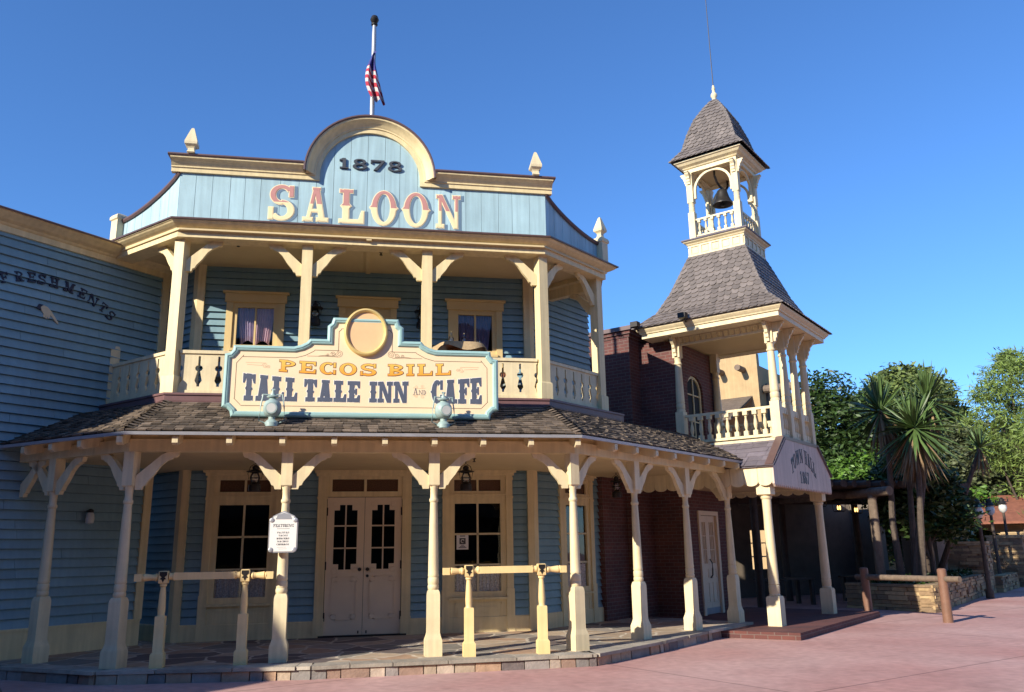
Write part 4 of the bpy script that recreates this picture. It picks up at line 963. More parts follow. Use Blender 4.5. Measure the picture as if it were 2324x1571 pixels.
# menu board fixed to a porch post
mn = thing('menu_board', 'white menu board with scalloped metal top and five listed dishes on a porch post', 'menu board', (2.204, -.16, 1.68))
def menu_outline(s=0):
    x, z = .205-s, .575-s
    return [(-x+.05,0+s),(x-.05,0+s),(x,.05+s),(x,.46-s*.3),(x-.04,.49-s*.3),(x-.05,.52-s*.5),(x-.11,.55-s),(0,z+.02),(-x+.11,.55-s),(-x+.05,.52-s*.5),(-x+.04,.49-s*.3),(-x,.46-s*.3),(-x,.05+s)]
MB().prism(menu_outline(), -.02, .02).build('backplate', M['steel'], mn)
MB().prism(menu_outline(.016), -.026, -.015).build('face', M['white'], mn)
cm = MB(); 
for x, z in ((-.165, .04), (.165, .04), (-.165, .46), (.165, .46)): cm.lathe([(.035, -.03), (.022, -.036), (.0, -.038)], (x, 0, z), 10, axis='Y')
cm.prism([(-.115, .475), (.115, .475), (.09, .53), (0, .57), (-.09, .53)], -.030, -.024)
cm.build('corner_ornaments', M['steel'], mn)
tx = MB()
def tline(t_, z, h, wd_, y=-.0265, **k):
    pol, w0 = layout(t_, h, total=wd_, **k)
    for P, _ in pol: letters(tx, P, y, .003, dx=-wd_/2, dz=z)
tline('FEATURING', .362, .042, .29, w=.16, t=.14, W=.6)
for i, (t_, wd_) in enumerate((('FAJITAS', .17), ('TACOS', .13), ('BURGERS', .18), ('NACHOS', .16), ('CHURROS', .18))): tline(t_, .272-.042*i, .023, wd_, w=.22, t=.18, W=.7)
tx.box((-.09, -.0265, .335), (.09, -.024, .340)); tx.box((-.06, -.0265, .05), (.06, -.024, .053)); tx.box((-.08, -.0265, .075), (.05, -.024, .078))
tx.build('lettering', M['charcoal'], mn)

# notice in the right window
nt_ = thing('window_notice', 'white paper notice with black emblem behind the right porch window', 'notice', (5.265, YW+.012, 1.69))
MB().box((-.115, -.002, 0), (.115, .002, .30)).build('paper', M['paper'], nt_)
b = MB(); b.box((-.06, -.004, .10), (.06, -.0021, .215)); b.box((-.05, -.004, .245), (.05, -.0021, .262))
for z, w_ in ((.075, .03), (.05, .05), (.03, .075)): b.box((-w_, -.004, z), (w_, -.0021, z+.012))
b.build('print', M['charcoal'], nt_)
b = MB(); b.prism(arcband(.0, .158, .035, .035, .012, .012, 20, 300, 12), -.0055, -.003); b.box((-.028, -.0056, .178), (.03, -.003, .186)); b.build('emblem', M['paper'], nt_)

# hitching rails -------------------------------------------------------------
HP = [('sq', [(.115,0),(.115,.18),(.095,.20),(.085,.21),(.085,.66),(.078,.68)]), ('ro', [(.075,.675),(.06,.70),(.066,.74),(.068,.80),(.058,.96),(.046,1.05),(.044,1.07),(.062,1.08),(.064,1.10),(.052,1.115)]), ('sq', [(.05,1.11),(.075,1.12),(.08,1.13),(.08,1.27),(.07,1.285)])]
HP = [(k_, [(r*.76, z) for r, z in pr_]) for k_, pr_ in HP]
def hitch(w_):
    t = thing('hitching_rail', 'x', 'hitching rail', group='golden hitching rails along the porch edge')
    for s in (-1, 1):
        mb = MB()
        for k_, pr_ in HP: (mb.sq(pr_) if k_ == 'sq' else mb.lathe(pr_, n=18))
        p = mb.build('post', M['rail'], t, smooth=True); p.location = (s*w_/2, 0, 0)
        b = MB(); b.prism([(-.05,1.275),(-.05,1.23),(-.02,1.20),(-.045,1.175),(-.02,1.17),(0,1.13),(.02,1.17),(.045,1.175),(.02,1.20),(.05,1.23),(.05,1.275)], -.066, -.055); o = b.build('iron_strap', M['dark'], p)
        mb = MB(); x = s*w_/2
        mb.lathe([(.04,.075),(.055,.10),(.045,.12),(.04,.15),(.048,.21),(.055,.26),(.04,.275),(.058,.29)], (0,0,0), 14, axis='X'); mb.box((.285, -.05, -.05), (.385, .05, .05))
        e = mb.build('rail_end', M['rail'], t); e.location = (x, 0, 1.20); e.rotation_euler = (0, 0, 0 if s > 0 else math.pi)
    mb = MB(); mb.box((-w_/2+.14, -.05, 1.16), (w_/2-.14, .05, 1.26)); mb.lathe([(.06, -w_/2+.14), (.045, -w_/2+.11), (.05, -w_/2+.075)], (0,0,1.21), 14, axis='X'); mb.lathe([(.05, w_/2-.075), (.045, w_/2-.11), (.06, w_/2-.14)], (0,0,1.21), 14, axis='X')
    mb.build('rail', M['rail'], t); return t
h1 = hitch(1.10); h1.location = (1.16, -.17, ZF); h1['label'] = 'turned golden hitching rail standing left of the menu board post'
h2 = dup(h1); h2.location = (5.46, -.27, ZF); h2['label'] = 'turned golden hitching rail standing in sunlight right of the double door'

# balcony furniture ----------------------------------------------------------
def chair():
    t = thing('spindle_chair', 'x', 'chair', group='wooden chairs on the balcony')
    MB().slab([(-.22,-.2),(.22,-.2),(.20,.22),(-.20,.22)], .44, .475).build('seat', M['chairseat'], t)
    for x, y in ((-.19,-.17),(.19,-.17),(-.17,.19),(.17,.19)): MB().tube([(x*1.1,y*1.1,0),(x,y,.44)], [.016,.02], 8).build('leg', M['wood'], t)
    b = MB()
    for k in range(6): b.tube([(-.16+.064*k,.19,.47),(-.17+.068*k,.25,.72)], .010, 6)
    b.build('spindles', M['wood'], t)
    MB().prism([(-.22,.70),(.22,.70),(.21,.755),(0,.765),(-.21,.755)], .235, .265).build('top_rail', M['wood'], t); return t
ch1 = chair(); ch1.location = (.80, 2.0, 4.22); ch1.rotation_euler = (0, 0, R(172)); ch1['label'] = 'brown spindle-back chair behind the balcony rail left of the signboard'
ch2 = dup(ch1); ch2.location = (5.72, 1.72, 4.22); ch2.rotation_euler = (0, 0, R(-60)); ch2['label'] = 'brown spindle-back chair just right of the signboard behind the rail'
ch3 = dup(ch1); ch3.location = (6.1, 2.2, 4.22); ch3.rotation_euler = (0, 0, R(100)); ch3['label'] = 'brown spindle-back chair near the right corner of the balcony wall'
tb = thing('barrel_table', 'barrel table covered with a burlap cloth behind the signboard', 'table', (5.06, 2.05, 4.22))
MB().lathe([(.24,0),(.29,.3),(.31,.5),(.29,.8),(.25,1.08)], n=24).build('barrel', M['wood'], tb, smooth=True)
mb = MB(); N = 48; pts = []
for i in range(N): 
    a = 2*math.pi*i/N; rr = .50+.03*math.sin(a*5); pts += [(rr*math.cos(a), rr*math.sin(a), 1.145), (rr*1.06*math.cos(a), rr*1.06*math.sin(a), 1.03-.05*math.sin(a*4+1))]
pts.append((0, 0, 1.155)); mb.add(pts, [(2*i, 2*((i+1)%N), 2*((i+1)%N)+1, 2*i+1) for i in range(N)]+[(2*i, 2*N, 2*((i+1)%N)) for i in range(N)]); mb.build('burlap_cover', M['burlap'], tb, smooth=True)
MB().lathe([(.47,1.09),(.47,1.14)], n=30).build('tabletop', M['wood'], tb)
BOT = [(.042,0),(.045,.02),(.045,.12),(.03,.155),(.016,.175),(.016,.225),(.02,.23),(.02,.24)]
for x, s, lb in ((-.18, 1.05, 'taller clear glass bottle at the left of the burlap-covered table'), (.06, .95, 'shorter clear glass bottle at the middle of the burlap-covered table')):
    o = MB().lathe([(r*s, h*s) for r, h in BOT], n=14).build('bottle', M['clear'], None, smooth=True); o.location = (5.06+x, 1.92, 5.375); tag(o, lb, 'bottle', 'glassware on the balcony table')
o = MB().lathe([(.04,0),(.045,.09),(.041,.09),(.037,.012)], n=16).build('tumbler', M['clear'], None, smooth=True); o.location = (5.39, 1.95, 5.375); tag(o, 'small clear drinking glass at the right of the burlap-covered table', 'glass', 'glassware on the balcony table')

# ================================================================== SIDE WING
wing = thing('refreshments_wing', 'blue clapboard side wing in shade with painted curved lettering and a pointing hand', 'building', (*WP, 0), 47)
XL = -9.5
mb = MB(); siding(mb, XL, 0, .60, 6.86, ex=.150); mb.box((-.0, .035, .1), (.0001, .036, .2)) if False else None
mb.box((XL, .031, .1), (-.001, 5, 6.95)); mb.build('wall', M['blue'], wing)
mb = MB(); mb.box((XL, -.05, .1), (.02, .03, .58)); mb.box((XL, -.065, .575), (.02, .03, .61)); mb.build('base_board', M['cream'], wing)
mb = MB(); mb.box((-.10, -.045, .6), (.05, .028, 6.86)); mb.build('corner_board', M['cream'], wing)
WC = [(-.08, 6.83), (.04, 6.83), (.04, 6.93), (.07, 6.945), (.09, 6.97), (.17, 7.0), (.24, 7.045), (.29, 7.075), (.30, 7.09), (.30, 7.105), (-.08, 7.13)]
MB().sweep([(XL, 0), (.3, 0)], WC).build('cornice', M['cream'], wing)
MB().sweep([(XL, 0), (.3, 0)], [(-.1, 7.131), (.305, 7.106), (.33, 7.09), (.34, 7.115), (.30, 7.14), (-.1, 7.20)]).build('cornice_cap', M['capbrown'], wing)
MB().box((XL, .1, 7.0), (0, 5, 7.16)).build('roof', M['slatelow'], wing)
# arched lettering: every letter turned along the arc
mb = MB()
arcx, arcz, arcr = -2.28, 4.55, 1.62
seq = [('R', -3.33), ('E', -3.12), ('F', -2.92), ('R', -2.70), ('E', -2.50), ('S', -2.33), ('H', -2.12), ('M', -1.86), ('E', -1.62), ('N', -1.42), ('T', -1.22), ('S', -1.07)]
cen = {-3.33: 5.84, -3.12: 5.97, -2.92: 6.07, -2.70: 6.15, -2.50: 6.19, -2.33: 6.20, -2.12: 6.20, -1.86: 6.18, -1.62: 6.13, -1.42: 6.06, -1.22: 5.97, -1.07: 5.86}
kk = sorted(cen)
for c, x in seq:
    i = kk.index(x); a, b = kk[max(0, i-1)], kk[min(len(kk)-1, i+1)]; an = math.atan2(cen[b]-cen[a], b-a)
    P, wd = glyph(c, w=.17, t=.13, W=.70, nt=.0); h = .172
    for j, p in enumerate(P):
        qd = [((px-wd/2)*h*1.05, (py-.5)*h) for px, py in p]; qd = [(x+u*math.cos(an)-v*math.sin(an), cen[x]+u*math.sin(an)+v*math.cos(an)) for u, v in qd]
        mb.prism(qd, -.028-.0006*j, -.003)
mb.build('painted_lettering', M['ink'], wing)
mb = MB(); hx, hz = -2.28, 5.72
def hp(pts): return [(hx+a, hz+b) for a, b in pts]
mb.prism(hp([(-.02,.0),(.03,.045),(.09,.03),(.15,-.02),(.22,-.10),(.30,-.20),(.305,-.225),(.285,-.22),(.20,-.145),(.155,-.10),(.15,-.13),(.135,-.165),(.12,-.165),(.115,-.125),(.10,-.175),(.08,-.17),(.078,-.125),(.06,-.165),(.042,-.155),(.04,-.10),(.01,-.06)]), -.0295, -.003)
hand_ = mb.build('pointing_hand', M['skin'], wing)
mb = MB(); mb.prism(hp([(-.09,-.02),(-.05,.05),(.02,.05),(-.02,.0),(.0,-.05),(-.04,-.04)]), -.0302, -.003)
mb.build('painted_cuff', M['ink'], hand_)
jl = thing('wall_lamp', 'small frosted jar lamp on the shaded wing wall under the porch', 'lamp', (*along(WP, WD, -1.12), 2.2), 47)
MB().lathe([(.02,0),(.06,.02),(.07,.08),(.06,.16),(.045,.19)], (0,-.12,0), 14).build('jar', M['frost'], jl, smooth=True)
mb = MB(); mb.lathe([(.05,.19),(.05,.23),(.02,.25)], (0,-.12,0), 14); mb.box((-.02,-.12,.20),(.02,.03,.23)); mb.build('bracket', M['dark'], jl)

# ================================================================== TOWN HALL with bell tower (local u along the sign front, v going back)
hall = thing('town_hall', 'brick town hall with columned balcony, flared shingle roof and open bell tower', 'building', (*TH0, 0), THA)
mb = MB().slab([(-1.2,-.75),(4.6,-.75),(4.9,2.6),(.9,2.4),(-1.6,3.0)], -.02, .13); o = mb.build('hall_porch_floor', M['brick'], None); o.location = (*TH0, 0); o.rotation_euler = (0, 0, R(THA)); tag(o, kind='structure')
# brickwork
mb = MB()
DV = 2.38
for u0, u1, z0, z1 in ((.95,1.72,.1,3.75),(2.86,3.75,.1,3.75),(1.72,2.86,2.5,3.75)): mb.box((u0, DV, z0), (u1, DV+.25, z1))
mb.box((.95, DV+.25, .1), (1.2, 6, 6.5)); mb.box((3.5, DV+.25, .1), (3.75, 6, 6.4)); mb.box((1.2, 5.75, .1), (3.5, 6, 6.4))
for u0, u1, z0, z1 in ((.65,1.3,3.9,6.4),(2.2,3.3,3.9,6.4),(1.3,2.2,5.75,6.4),(1.3,2.2,3.9,3.95)): mb.box((u0, 2.22, z0), (u1, 2.4, z1))
n_ = 12; ctr = (1.75, 5.35); ap = [(1.3, 5.75)]+[(ctr[0]-.45*math.cos(math.pi*k/n_), ctr[1]+.38*math.sin(math.pi*k/n_)) for k in range(n_+1)]+[(2.2, 5.75)]
mb.prism(ap, 2.221, 2.399)
mb.box((.65, 2.4, 3.75), (.95, 6, 6.45))
mb.build('brick_wall', M['brick'], hall)
mb = MB(); mb.box((.16, 3.12, .1), (1.9, 6, 6.70)); mb.box((.14, 3.09, 6.55), (1.9, 6, 6.62)); mb.box((.10, 3.05, 6.62), (1.9, 6, 6.70)); mb.box((-.9, 3.4, .1), (.16, 6, 4.6)) 
mb.build('brick_pier', M['brick'], hall)
MB().box((.05, 3.0, 6.70), (1.9, 6, 6.80)).build('pier_cap', M['capbrown'], hall)
mb = MB(); mb.box((1.3, 2.30, 3.9), (2.2, 2.34, 5.75)); mb.build('arched_pane', M['black'], hall)
fr = MB(); fr.sweep_v([(1.32, 3.95), (1.32, 5.35)]+[(ctr[0]-.43*math.cos(math.pi*k/n_), ctr[1]+.37*math.sin(math.pi*k/n_)) for k in range(1, n_)]+[(2.18, 5.35), (2.18, 3.95)], [(-.06, -2.30), (-.06, -2.27), (0, -2.27), (0, -2.30)])
fr.box((1.735, 2.27, 3.95), (1.765, 2.295, 5.7))
for z in (4.6, 5.25): fr.box((1.34, 2.272, z-.012), (2.16, 2.294, z+.012))
fr.build('arched_window', M['cream'], hall)
# double doors
fr = MB(); fr.box((1.72, DV-.04, .1), (1.83, DV+.1, 2.5)); fr.box((2.75, DV-.04, .1), (2.86, DV+.1, 2.5)); fr.box((1.83, DV-.04, 2.40), (2.75, DV+.1, 2.5)); fr.build('door_frame', M['door'], hall)
for u0, u1 in ((1.835, 2.288), (2.292, 2.745)):
    d = MB(); y0 = DV+.02; g0, g1 = u0+.10, u1-.10
    d.box((u0, y0, .28), (g0, y0+.04, 2.39)); d.box((g1, y0, .28), (u1, y0+.04, 2.39)); d.box((g0, y0, .28), (g1, y0+.04, 1.28)); d.box((g0, y0, 2.24), (g1, y0+.04, 2.39))
    for z0, z1 in ((.40, .86), (.94, 1.18)): 
        d.box((g0, y0-.012, z0), (g1, y0, z0+.02)); d.box((g0, y0-.012, z1-.02), (g1, y0, z1)); d.box((g0, y0-.0125, z0), (g0+.02, y0, z1)); d.box((g1-.02, y0-.0125, z0), (g1, y0, z1))
    for k in (1, 2): d.box((g0+(g1-g0)*k/3-.01, y0+.005, 1.28), (g0+(g1-g0)*k/3+.01, y0+.03, 2.24))
    for z in (1.60, 1.92): d.box((g0, y0+.006, z-.01), (g1, y0+.031, z+.01))
    lf = d.build('door_leaf', M['door'], hall)
    MB().box((u0, y0-.006, .14), (u1, y0+.035, .28)).build('kick_plate', M['steel'], lf)
    gl_ = MB(); gl_.add([(g0, y0+.02, 1.28), (g1, y0+.02, 1.28), (g1, y0+.02, 2.24), (g0, y0+.02, 2.24)], [(0,1,2,3)]); gl_.build('pane', M['pane'], lf)
MB().tube([(2.28, DV+.0, 1.38), (2.28, DV-.05, 1.30), (2.27, DV-.06, 1.15), (2.28, DV-.05, 1.02), (2.28, DV+.01, .95)], .014).build('door_handle', M['dark'], lf)
MB().box((1.0, DV+.3, .1), (3.5, DV+1.4, 3.6)).build('hall_interior', M['black'], hall)
# lower columns
HC = [('sq', [(.165,0),(.165,.52),(.15,.56),(.10,.575)]), ('ro', [(.12,.565),(.135,.585),(.12,.61),(.128,.63),(.132,.76),(.118,.775),(.132,.795),(.125,.815),(.125,.95),(.105,2.15),(.095,2.42),(.094,2.45),(.115,2.47),(.12,2.50),(.10,2.53)]), ('sq', [(.10,2.52),(.15,2.55),(.15,2.80)])]
HC = [(k_, [(r*(.82 if z < 2.3 else .95), z) for r, z in pr_]) for k_, pr_ in HC]
def column(u, v, z, prof, name, par):
    mb = MB()
    for k_, pr_ in prof: (mb.sq(pr_) if k_ == 'sq' else mb.lathe(pr_, n=20))
    c = mb.build(name, M['creamw'], par, smooth=True); c.location = (u, v, z); return c
column(.0, .08, .13, HC, 'column', hall); column(3.50, .08, .13, HC, 'column', hall)
# lower hood: steep side roofs, lettered gable front with zigzag hem, scalloped side skirts
GV = -.20
gab = [(-.22, 2.88), (-.22, 3.27), (.58, 3.86), (2.92, 3.86), (3.72, 3.27), (3.72, 2.88)]
mb = MB(); q = random.Random(21); x = -.22
def gtop(u): 
    return 3.86 if .58 <= u <= 2.92 else (3.27+(u+.22)/.80*.59 if u < .58 else 3.27+(3.72-u)/.80*.59)
planks(mb, gtop, -.22, 3.72, 2.88, .22, GV, GV+.05, gap=.004, seed=8, n=4)
n_ = 33
for k in range(n_): 
    a = -.22+3.94*k/n_; b = -.22+3.94*(k+1)/n_; mb.prism([(a, 2.881), (b, 2.881), ((a+b)/2, 2.82)], GV+.003, GV+.045)
mb.build('gable_sign', mat('dull_pinkish_cream_boards', (.56, .44, .36), .6, .08, 2, .05, 50, island=.05, streak=.08), hall)  # duller, pinker base than the other cream trim
mb = MB(); mb.sweep_v([(-.27, 3.235), (.56, 3.87), (2.94, 3.87), (3.77, 3.235)], [(-.02, .30), (-.02, .16), (.04, .14), (.05, .31)]) ; 
mb.v = [(x_, y_+.09, z_) for x_, y_, z_ in mb.v]; mb.build('gable_edge', M['capbrown'], hall)
mb = MB(); 
pol, wd = layout('TOWN HALL', .31, total=1.66, gap=.12, w=.13, t=.07, W=.52)
for P, xc in pol:
    s_ = (xc-wd/2)/(wd/2); dz = -.30*s_*s_; sh = -.50*s_
    letters(mb, [[(1.75+(px-wd/2)*1.0+0*sh, 3.42+dz+py*(1.0)+sh*(px-xc)) for px, py in p] for p in P], GV-.006, .005)
pol, wd = layout('1867', .26, total=.60, gap=.10, w=.17, t=.09, W=.55)
for P, xc in pol: letters(mb, P, GV-.006, .005, dx=1.75-wd/2, dz=2.97)
mb.build('hall_lettering', M['charcoal'], hall)
mb = MB()
for s in (0, 1):
    f = (lambda u: u) if s == 0 else (lambda u: 3.50-u)
    a, b, c, d = (f(-.27), GV-.04, 3.25), (f(-.27), 3.1, 3.25), (f(.62), 3.1, 3.885), (f(.62), GV-.04, 3.885)
    mb.add([tuple(Vector(p)-Vector((0,0,.03))) for p in (a, b, c, d)], [(0,1,2,3)])
    if s == 0: shingles(mb, b, a, d, c, 6, .34, .018, jit=.2, seed=31)
    else: shingles(mb, a, b, c, d, 6, .34, .018, jit=.2, seed=32)
mb.build('hood_roof', M['slatelow'], hall, recalc=False)
for s in (0, 1):
    u = -.20 if s == 0 else 3.70; mb = MB(); n_ = 11
    for k in range(n_):
        v0, v1 = -.15+3.2*k/n_, -.15+3.2*(k+1)/n_; r_h = (v1-v0)/2
        pts = [(v0+.003, 3.24), (v0+.003, 2.93)]+[((v0+v1)/2-r_h*math.cos(math.pi*j/8)*.98, 2.93-.085*math.sin(math.pi*j/8)) for j in range(1, 8)]+[(v1-.003, 2.93), (v1-.003, 3.24)]
        pm = MB(); pm.prism(pts, -.02, .02); base = len(mb.v); mb.v += [(u+y_, x_, z_) for x_, y_, z_ in pm.v]; mb.f += [tuple(i+base for i in f_) for f_ in pm.f]
    mb.build('scalloped_skirt', M['creamw'], hall)
mb = MB(); mb.box((-.15, -.13, 2.98), (3.66, DV, 3.02)); mb.build('porch_soffit', M['soffit'], hall)
mb = MB(); mb.box((.05, -.02, 2.93), (3.45, .16, 2.981)); mb.box((-.10, .0, 2.93), (.06, DV, 2.98)); mb.box((3.44, .0, 2.93), (3.6, DV, 2.98)); mb.build('porch_beam', M['creamw'], hall)
# balcony
mb = MB(); mb.box((.55, -.16, 3.78), (2.95, 2.22, 3.90)); mb.build('balcony_floor', M['creamw'], hall)
BC = [('sq', [(.10,0),(.10,.80)]), ('ro', [(.10,.80),(.105,.84),(.09,.87),(.10,.89),(.10,.98),(.088,1.0),(.10,1.02),(.096,1.06),(.092,1.3),(.078,1.85),(.076,1.9),(.095,1.92),(.095,1.95),(.076,1.97),(.076,2.03),(.09,2.08)]), ('sq', [(.088,2.08),(.09,2.09),(.09,2.56)])]
VB = MB(); VB.prism([(0,-.42),(.05,-.42),(.055,-.36),(.085,-.33),(.085,-.26),(.12,-.23),(.13,-.17),(.20,-.10),(.215,-.05),(.25,-.04),(.25,0),(0,0)], -.035, .035)
def corbel(par, deg):
    o = MB(); o.v = list(VB.v); o.f = list(VB.f); o = o.build('bracket', M['creamw'], par); a = R(deg); o.location = (.088*math.cos(a), .088*math.sin(a), 2.53); o.rotation_euler = (0, 0, a); return o
for u, v, ds in ((.65, -.08, (180, 270)), (1.383, -.08, (270,)), (2.117, -.08, (270,)), (2.85, -.08, (270, 0)), (.65, 2.12, (180,)), (2.85, 2.12, (0,))):
    c = column(u, v, 3.88, BC, 'balcony_column', hall)
    for d in ds: corbel(c, d)
    if (u, v) in ((.65, -.08), (.65, 2.12)): 
        for d in ds:
            for k in (-1, 1):
                pass
BAL = [(.028,0),(.045,.0),(.045,.10),(.03,.11),(.022,.14),(.034,.17),(.045,.24),(.036,.32),(.022,.40),(.03,.42),(.022,.44),(.03,.455),(.045,.46),(.045,.54)]
bm_ = None
def baluster(par, u, v, z, s=1, prof=BAL):
    global bm_
    mb = MB(); mb.sq([(.05*s, 0), (.05*s, .105*s)]); mb.lathe([(r*s, h*s) for r, h in prof[3:-2]], n=12); mb.sq([(.05*s, .455*s), (.05*s, .545*s)])
    o = mb.build('baluster', M['creamw'], par, smooth=True); o.location = (u, v, z); return o
b0 = None
def bal_row(par, p, q_, n, z, s=1):
    global b0
    res = []
    for k in range(n):
        t_ = (k+.5)/n; u, v = p[0]+(q_[0]-p[0])*t_, p[1]+(q_[1]-p[1])*t_
        if (s not in BALS): o = baluster(par, u, v, z, s); BALS[s] = o
        else: o = BALS[s].copy(); COL.objects.link(o); o.parent = par
        o.location = (u, v, z)
BALS = {}
def rail_pair(par, p, q_, zb_, zt_, w_=.045, h_=.055):
    mb = MB(); d = (Vector(q_)-Vector(p)).normalized(); n_ = Vector((-d.y, d.x))*w_
    for z in (zb_, zt_):
        mb.slab([(p[0]+n_.x, p[1]+n_.y), (q_[0]+n_.x, q_[1]+n_.y), (q_[0]-n_.x, q_[1]-n_.y), (p[0]-n_.x, p[1]-n_.y)], z, z+h_)
    return mb.build('balustrade', M['creamw'], par)
us = [.65, 1.383, 2.117, 2.85]
ra = rail_pair(hall, (.65, .02), (.65, 2.02), 3.94, 4.54); bal_row(ra, (.65, .08), (.65, 1.98), 9, 3.995)
for a, b in zip(us[:-1], us[1:]): 
    ra = rail_pair(hall, (a+.1, -.08), (b-.1, -.08), 3.94, 4.54); bal_row(ra, (a+.1, -.08), (b-.1, -.08), 4, 3.995)
ra = rail_pair(hall, (2.85, .02), (2.85, 2.02), 3.94, 4.54); bal_row(ra, (2.85, .08), (2.85, 1.98), 9, 3.995)
# spindle valance under the eaves on the lit side
va = MB(); va.box((.62, .0, 6.24), (.68, 2.04, 6.29)); va.box((.62, .0, 6.42), (.68, 2.04, 6.46)); valance = va.build('valance', M['creamw'], hall)
for k in range(14):
    v = .15+1.78*k/13
    o = MB().lathe([(.012,6.285),(.02,6.30),(.012,6.32),(.022,6.35),(.012,6.39),(.018,6.42)], (.65, v, 0), 8).build('spindle', M['creamw'], valance, smooth=True)
mb = MB()
for v, s in ((.10, 1), (1.94, -1)): mb.prism([(0,0),(.22,0),(.22,-.03),(.12,-.06),(.05,-.14),(.04,-.22),(0,-.22)], -.02, .02) if False else None
# eave
EH = 1.75; TC = (1.75, 1.13)
def sqr(h, dv=0): return [(TC[0]-h, TC[1]+h+dv), (TC[0]-h, TC[1]-h), (TC[0]+h, TC[1]-h), (TC[0]+h, TC[1]+h+dv)]
EP = [(-.35, 6.42), (.0, 6.42), (.0, 6.52), (.03, 6.525), (.04, 6.55), (.07, 6.58), (.10, 6.615), (.11, 6.65), (-.35, 6.65)]
def loop(h): p = sqr(h); return p
MB().sweep(loop(EH-.13), EP, closed=True).build('eave_cornice', M['creamw'], hall)
MB().slab(sqr(EH-.3), 6.44, 6.46).build('balcony_ceiling', M['soffit'], hall)
MB().box((.5, -.15, 6.36), (3.0, .0, 6.44)).build('eave_beam', M['creamw'], hall)
def squareroof(levels, wid, seed, fine, name):
    """levels: (half width, z); shingled on four sides with hip caps"""
    mb = MB(); s_ = seed
    for (h0, z0), (h1, z1), rows in fine:
        c0_ = [(TC[0]+a*h0, TC[1]+b*h0, z0) for a, b in ((-1,-1),(1,-1),(1,1),(-1,1))]; c1_ = [(TC[0]+a*h1, TC[1]+b*h1, z1) for a, b in ((-1,-1),(1,-1),(1,1),(-1,1))]
        for k in range(4):
            a, b, c, d = c0_[k], c0_[(k+1)%4], c1_[(k+1)%4], c1_[k]
            mb.add([tuple(Vector(p)) for p in (a, b, c, d)], [(0,1,2,3)])
            shingles(mb, a, b, c, d, rows, wid, .024, 'fish', .06, s_); s_ += 1
            A, D = Vector(a), Vector(d); Ld = (D-A).length; n_ = max(2, round(Ld/.13)); ed = (D-A).normalized()
            cen = Vector((TC[0], TC[1], 0)); outv = Vector((A.x-cen.x, A.y-cen.y, 0)).normalized()
            for j in range(n_):
                p0, p1 = A.lerp(D, j/n_)+outv*.022+Vector((0,0,.012)), A.lerp(D, min(1, (j+1.3)/n_))+outv*.006
                for e_ in ((Vector(b)-A).normalized(), (Vector(c0_[k-1])-A).normalized()):
                    w_ = .075; q0, q1 = p0+e_*w_, p1+e_*w_
                    mb.add([p0, q0, q1, p1, p0-Vector((0,0,.02)), q0-Vector((0,0,.02))], [(0,1,2,3), (4,5,1,0)])
    return mb.build(name, M['slate'], hall, recalc=False)
squareroof(None, .17, 41, [((1.78, 6.655), (1.34, 7.05), 4), ((1.34, 7.05), (1.08, 7.55), 4), ((1.08, 7.55), (.70, 8.52), 8)], 'tower_roof')
# belfry
bf = MB().box((TC[0]-.69, TC[1]-.69, 8.45), (TC[0]+.69, TC[1]+.69, 8.80)).build('belfry_base', M['creamw'], hall)
MB().sweep(loop(.69), [(-.3, 8.78), (.0, 8.78), (.03, 8.80), (.05, 8.83), (.10, 8.86), (.115, 8.89), (-.3, 8.89)], closed=True).build('belfry_cornice', M['creamw'], hall)
MB().sweep(loop(.69), [(-.69, 8.89), (.13, 8.885), (.14, 8.90), (.13, 8.925), (-.69, 8.95)], closed=True).build('belfry_ledge', M['slatelow'], hall)
pn = MB()
for k in range(4):
    pn.M = Matrix.Translation((TC[0], TC[1], 0)) @ Matrix.Rotation(R(90*k), 4, 'Z')
    pn.box((-.71, -.712, 8.50), (.71, -.69, 8.54)); pn.box((-.71, -.712, 8.745), (.71, -.69, 8.78))
    for j in range(6): x = -.65+.26*j; pn.box((x-.03, -.711, 8.54), (x+.03, -.69, 8.745))
    for j in range(5): x = -.52+.26*j; pn.box((x-.07, -.700, 8.57), (x+.07, -.6895, 8.715))
pn.build('panel_trim', M['creamw'], bf)
BP = [('sq', [(.08,0),(.08,.72)]), ('ro', [(.078,.72),(.082,.75),(.068,.77),(.076,.79),(.068,.82),(.076,.85),(.066,.88),(.076,.91),(.068,.95),(.08,.98)]), ('sq', [(.075,.98),(.078,.99),(.078,1.80)])]
for a, b in ((-1,-1),(1,-1),(1,1),(-1,1)):
    c = column(TC[0]+a*.58, TC[1]+b*.58, 8.94, BP, 'belfry_post', hall)
    for d, on in ((180, a < 0), (0, a > 0), (270, b < 0), (90, b > 0)):
        if on:
            o = MB(); o.v = [(x*.62, y*1.3, z*.75) for x, y, z in VB.v]; o.f = list(VB.f); o = o.build('bracket', M['creamw'], c); an = R(d); o.location = (.078*math.cos(an), .078*math.sin(an), 1.78); o.rotation_euler = (0, 0, an)
for k in range(4):
    F_ = Matrix.Translation((TC[0], TC[1], 0)) @ Matrix.Rotation(R(90*k), 4, 'Z')
    mb = MB(F_); r0 = .44
    arcp = [(r0*math.cos(math.pi*j/14), 10.22+.42*math.sin(math.pi*j/14)) for j in range(15)]
    mb.sweep_v([(r0, 10.02)]+arcp+[(-r0, 10.02)], [(0, .60), (.0, .545), (-.055, .545), (-.055, .60)]); 
    mb.build('arch_trim', M['creamw'], hall)
    p, q2 = F_ @ Vector((-.50, -.58, 0)), F_ @ Vector((.50, -.58, 0))
    ra = rail_pair(hall, (p.x, p.y), (q2.x, q2.y), 9.02, 9.44, .03, .04); bal_row(ra, (p.x, p.y), (q2.x, q2.y), 6, 9.06, .70)
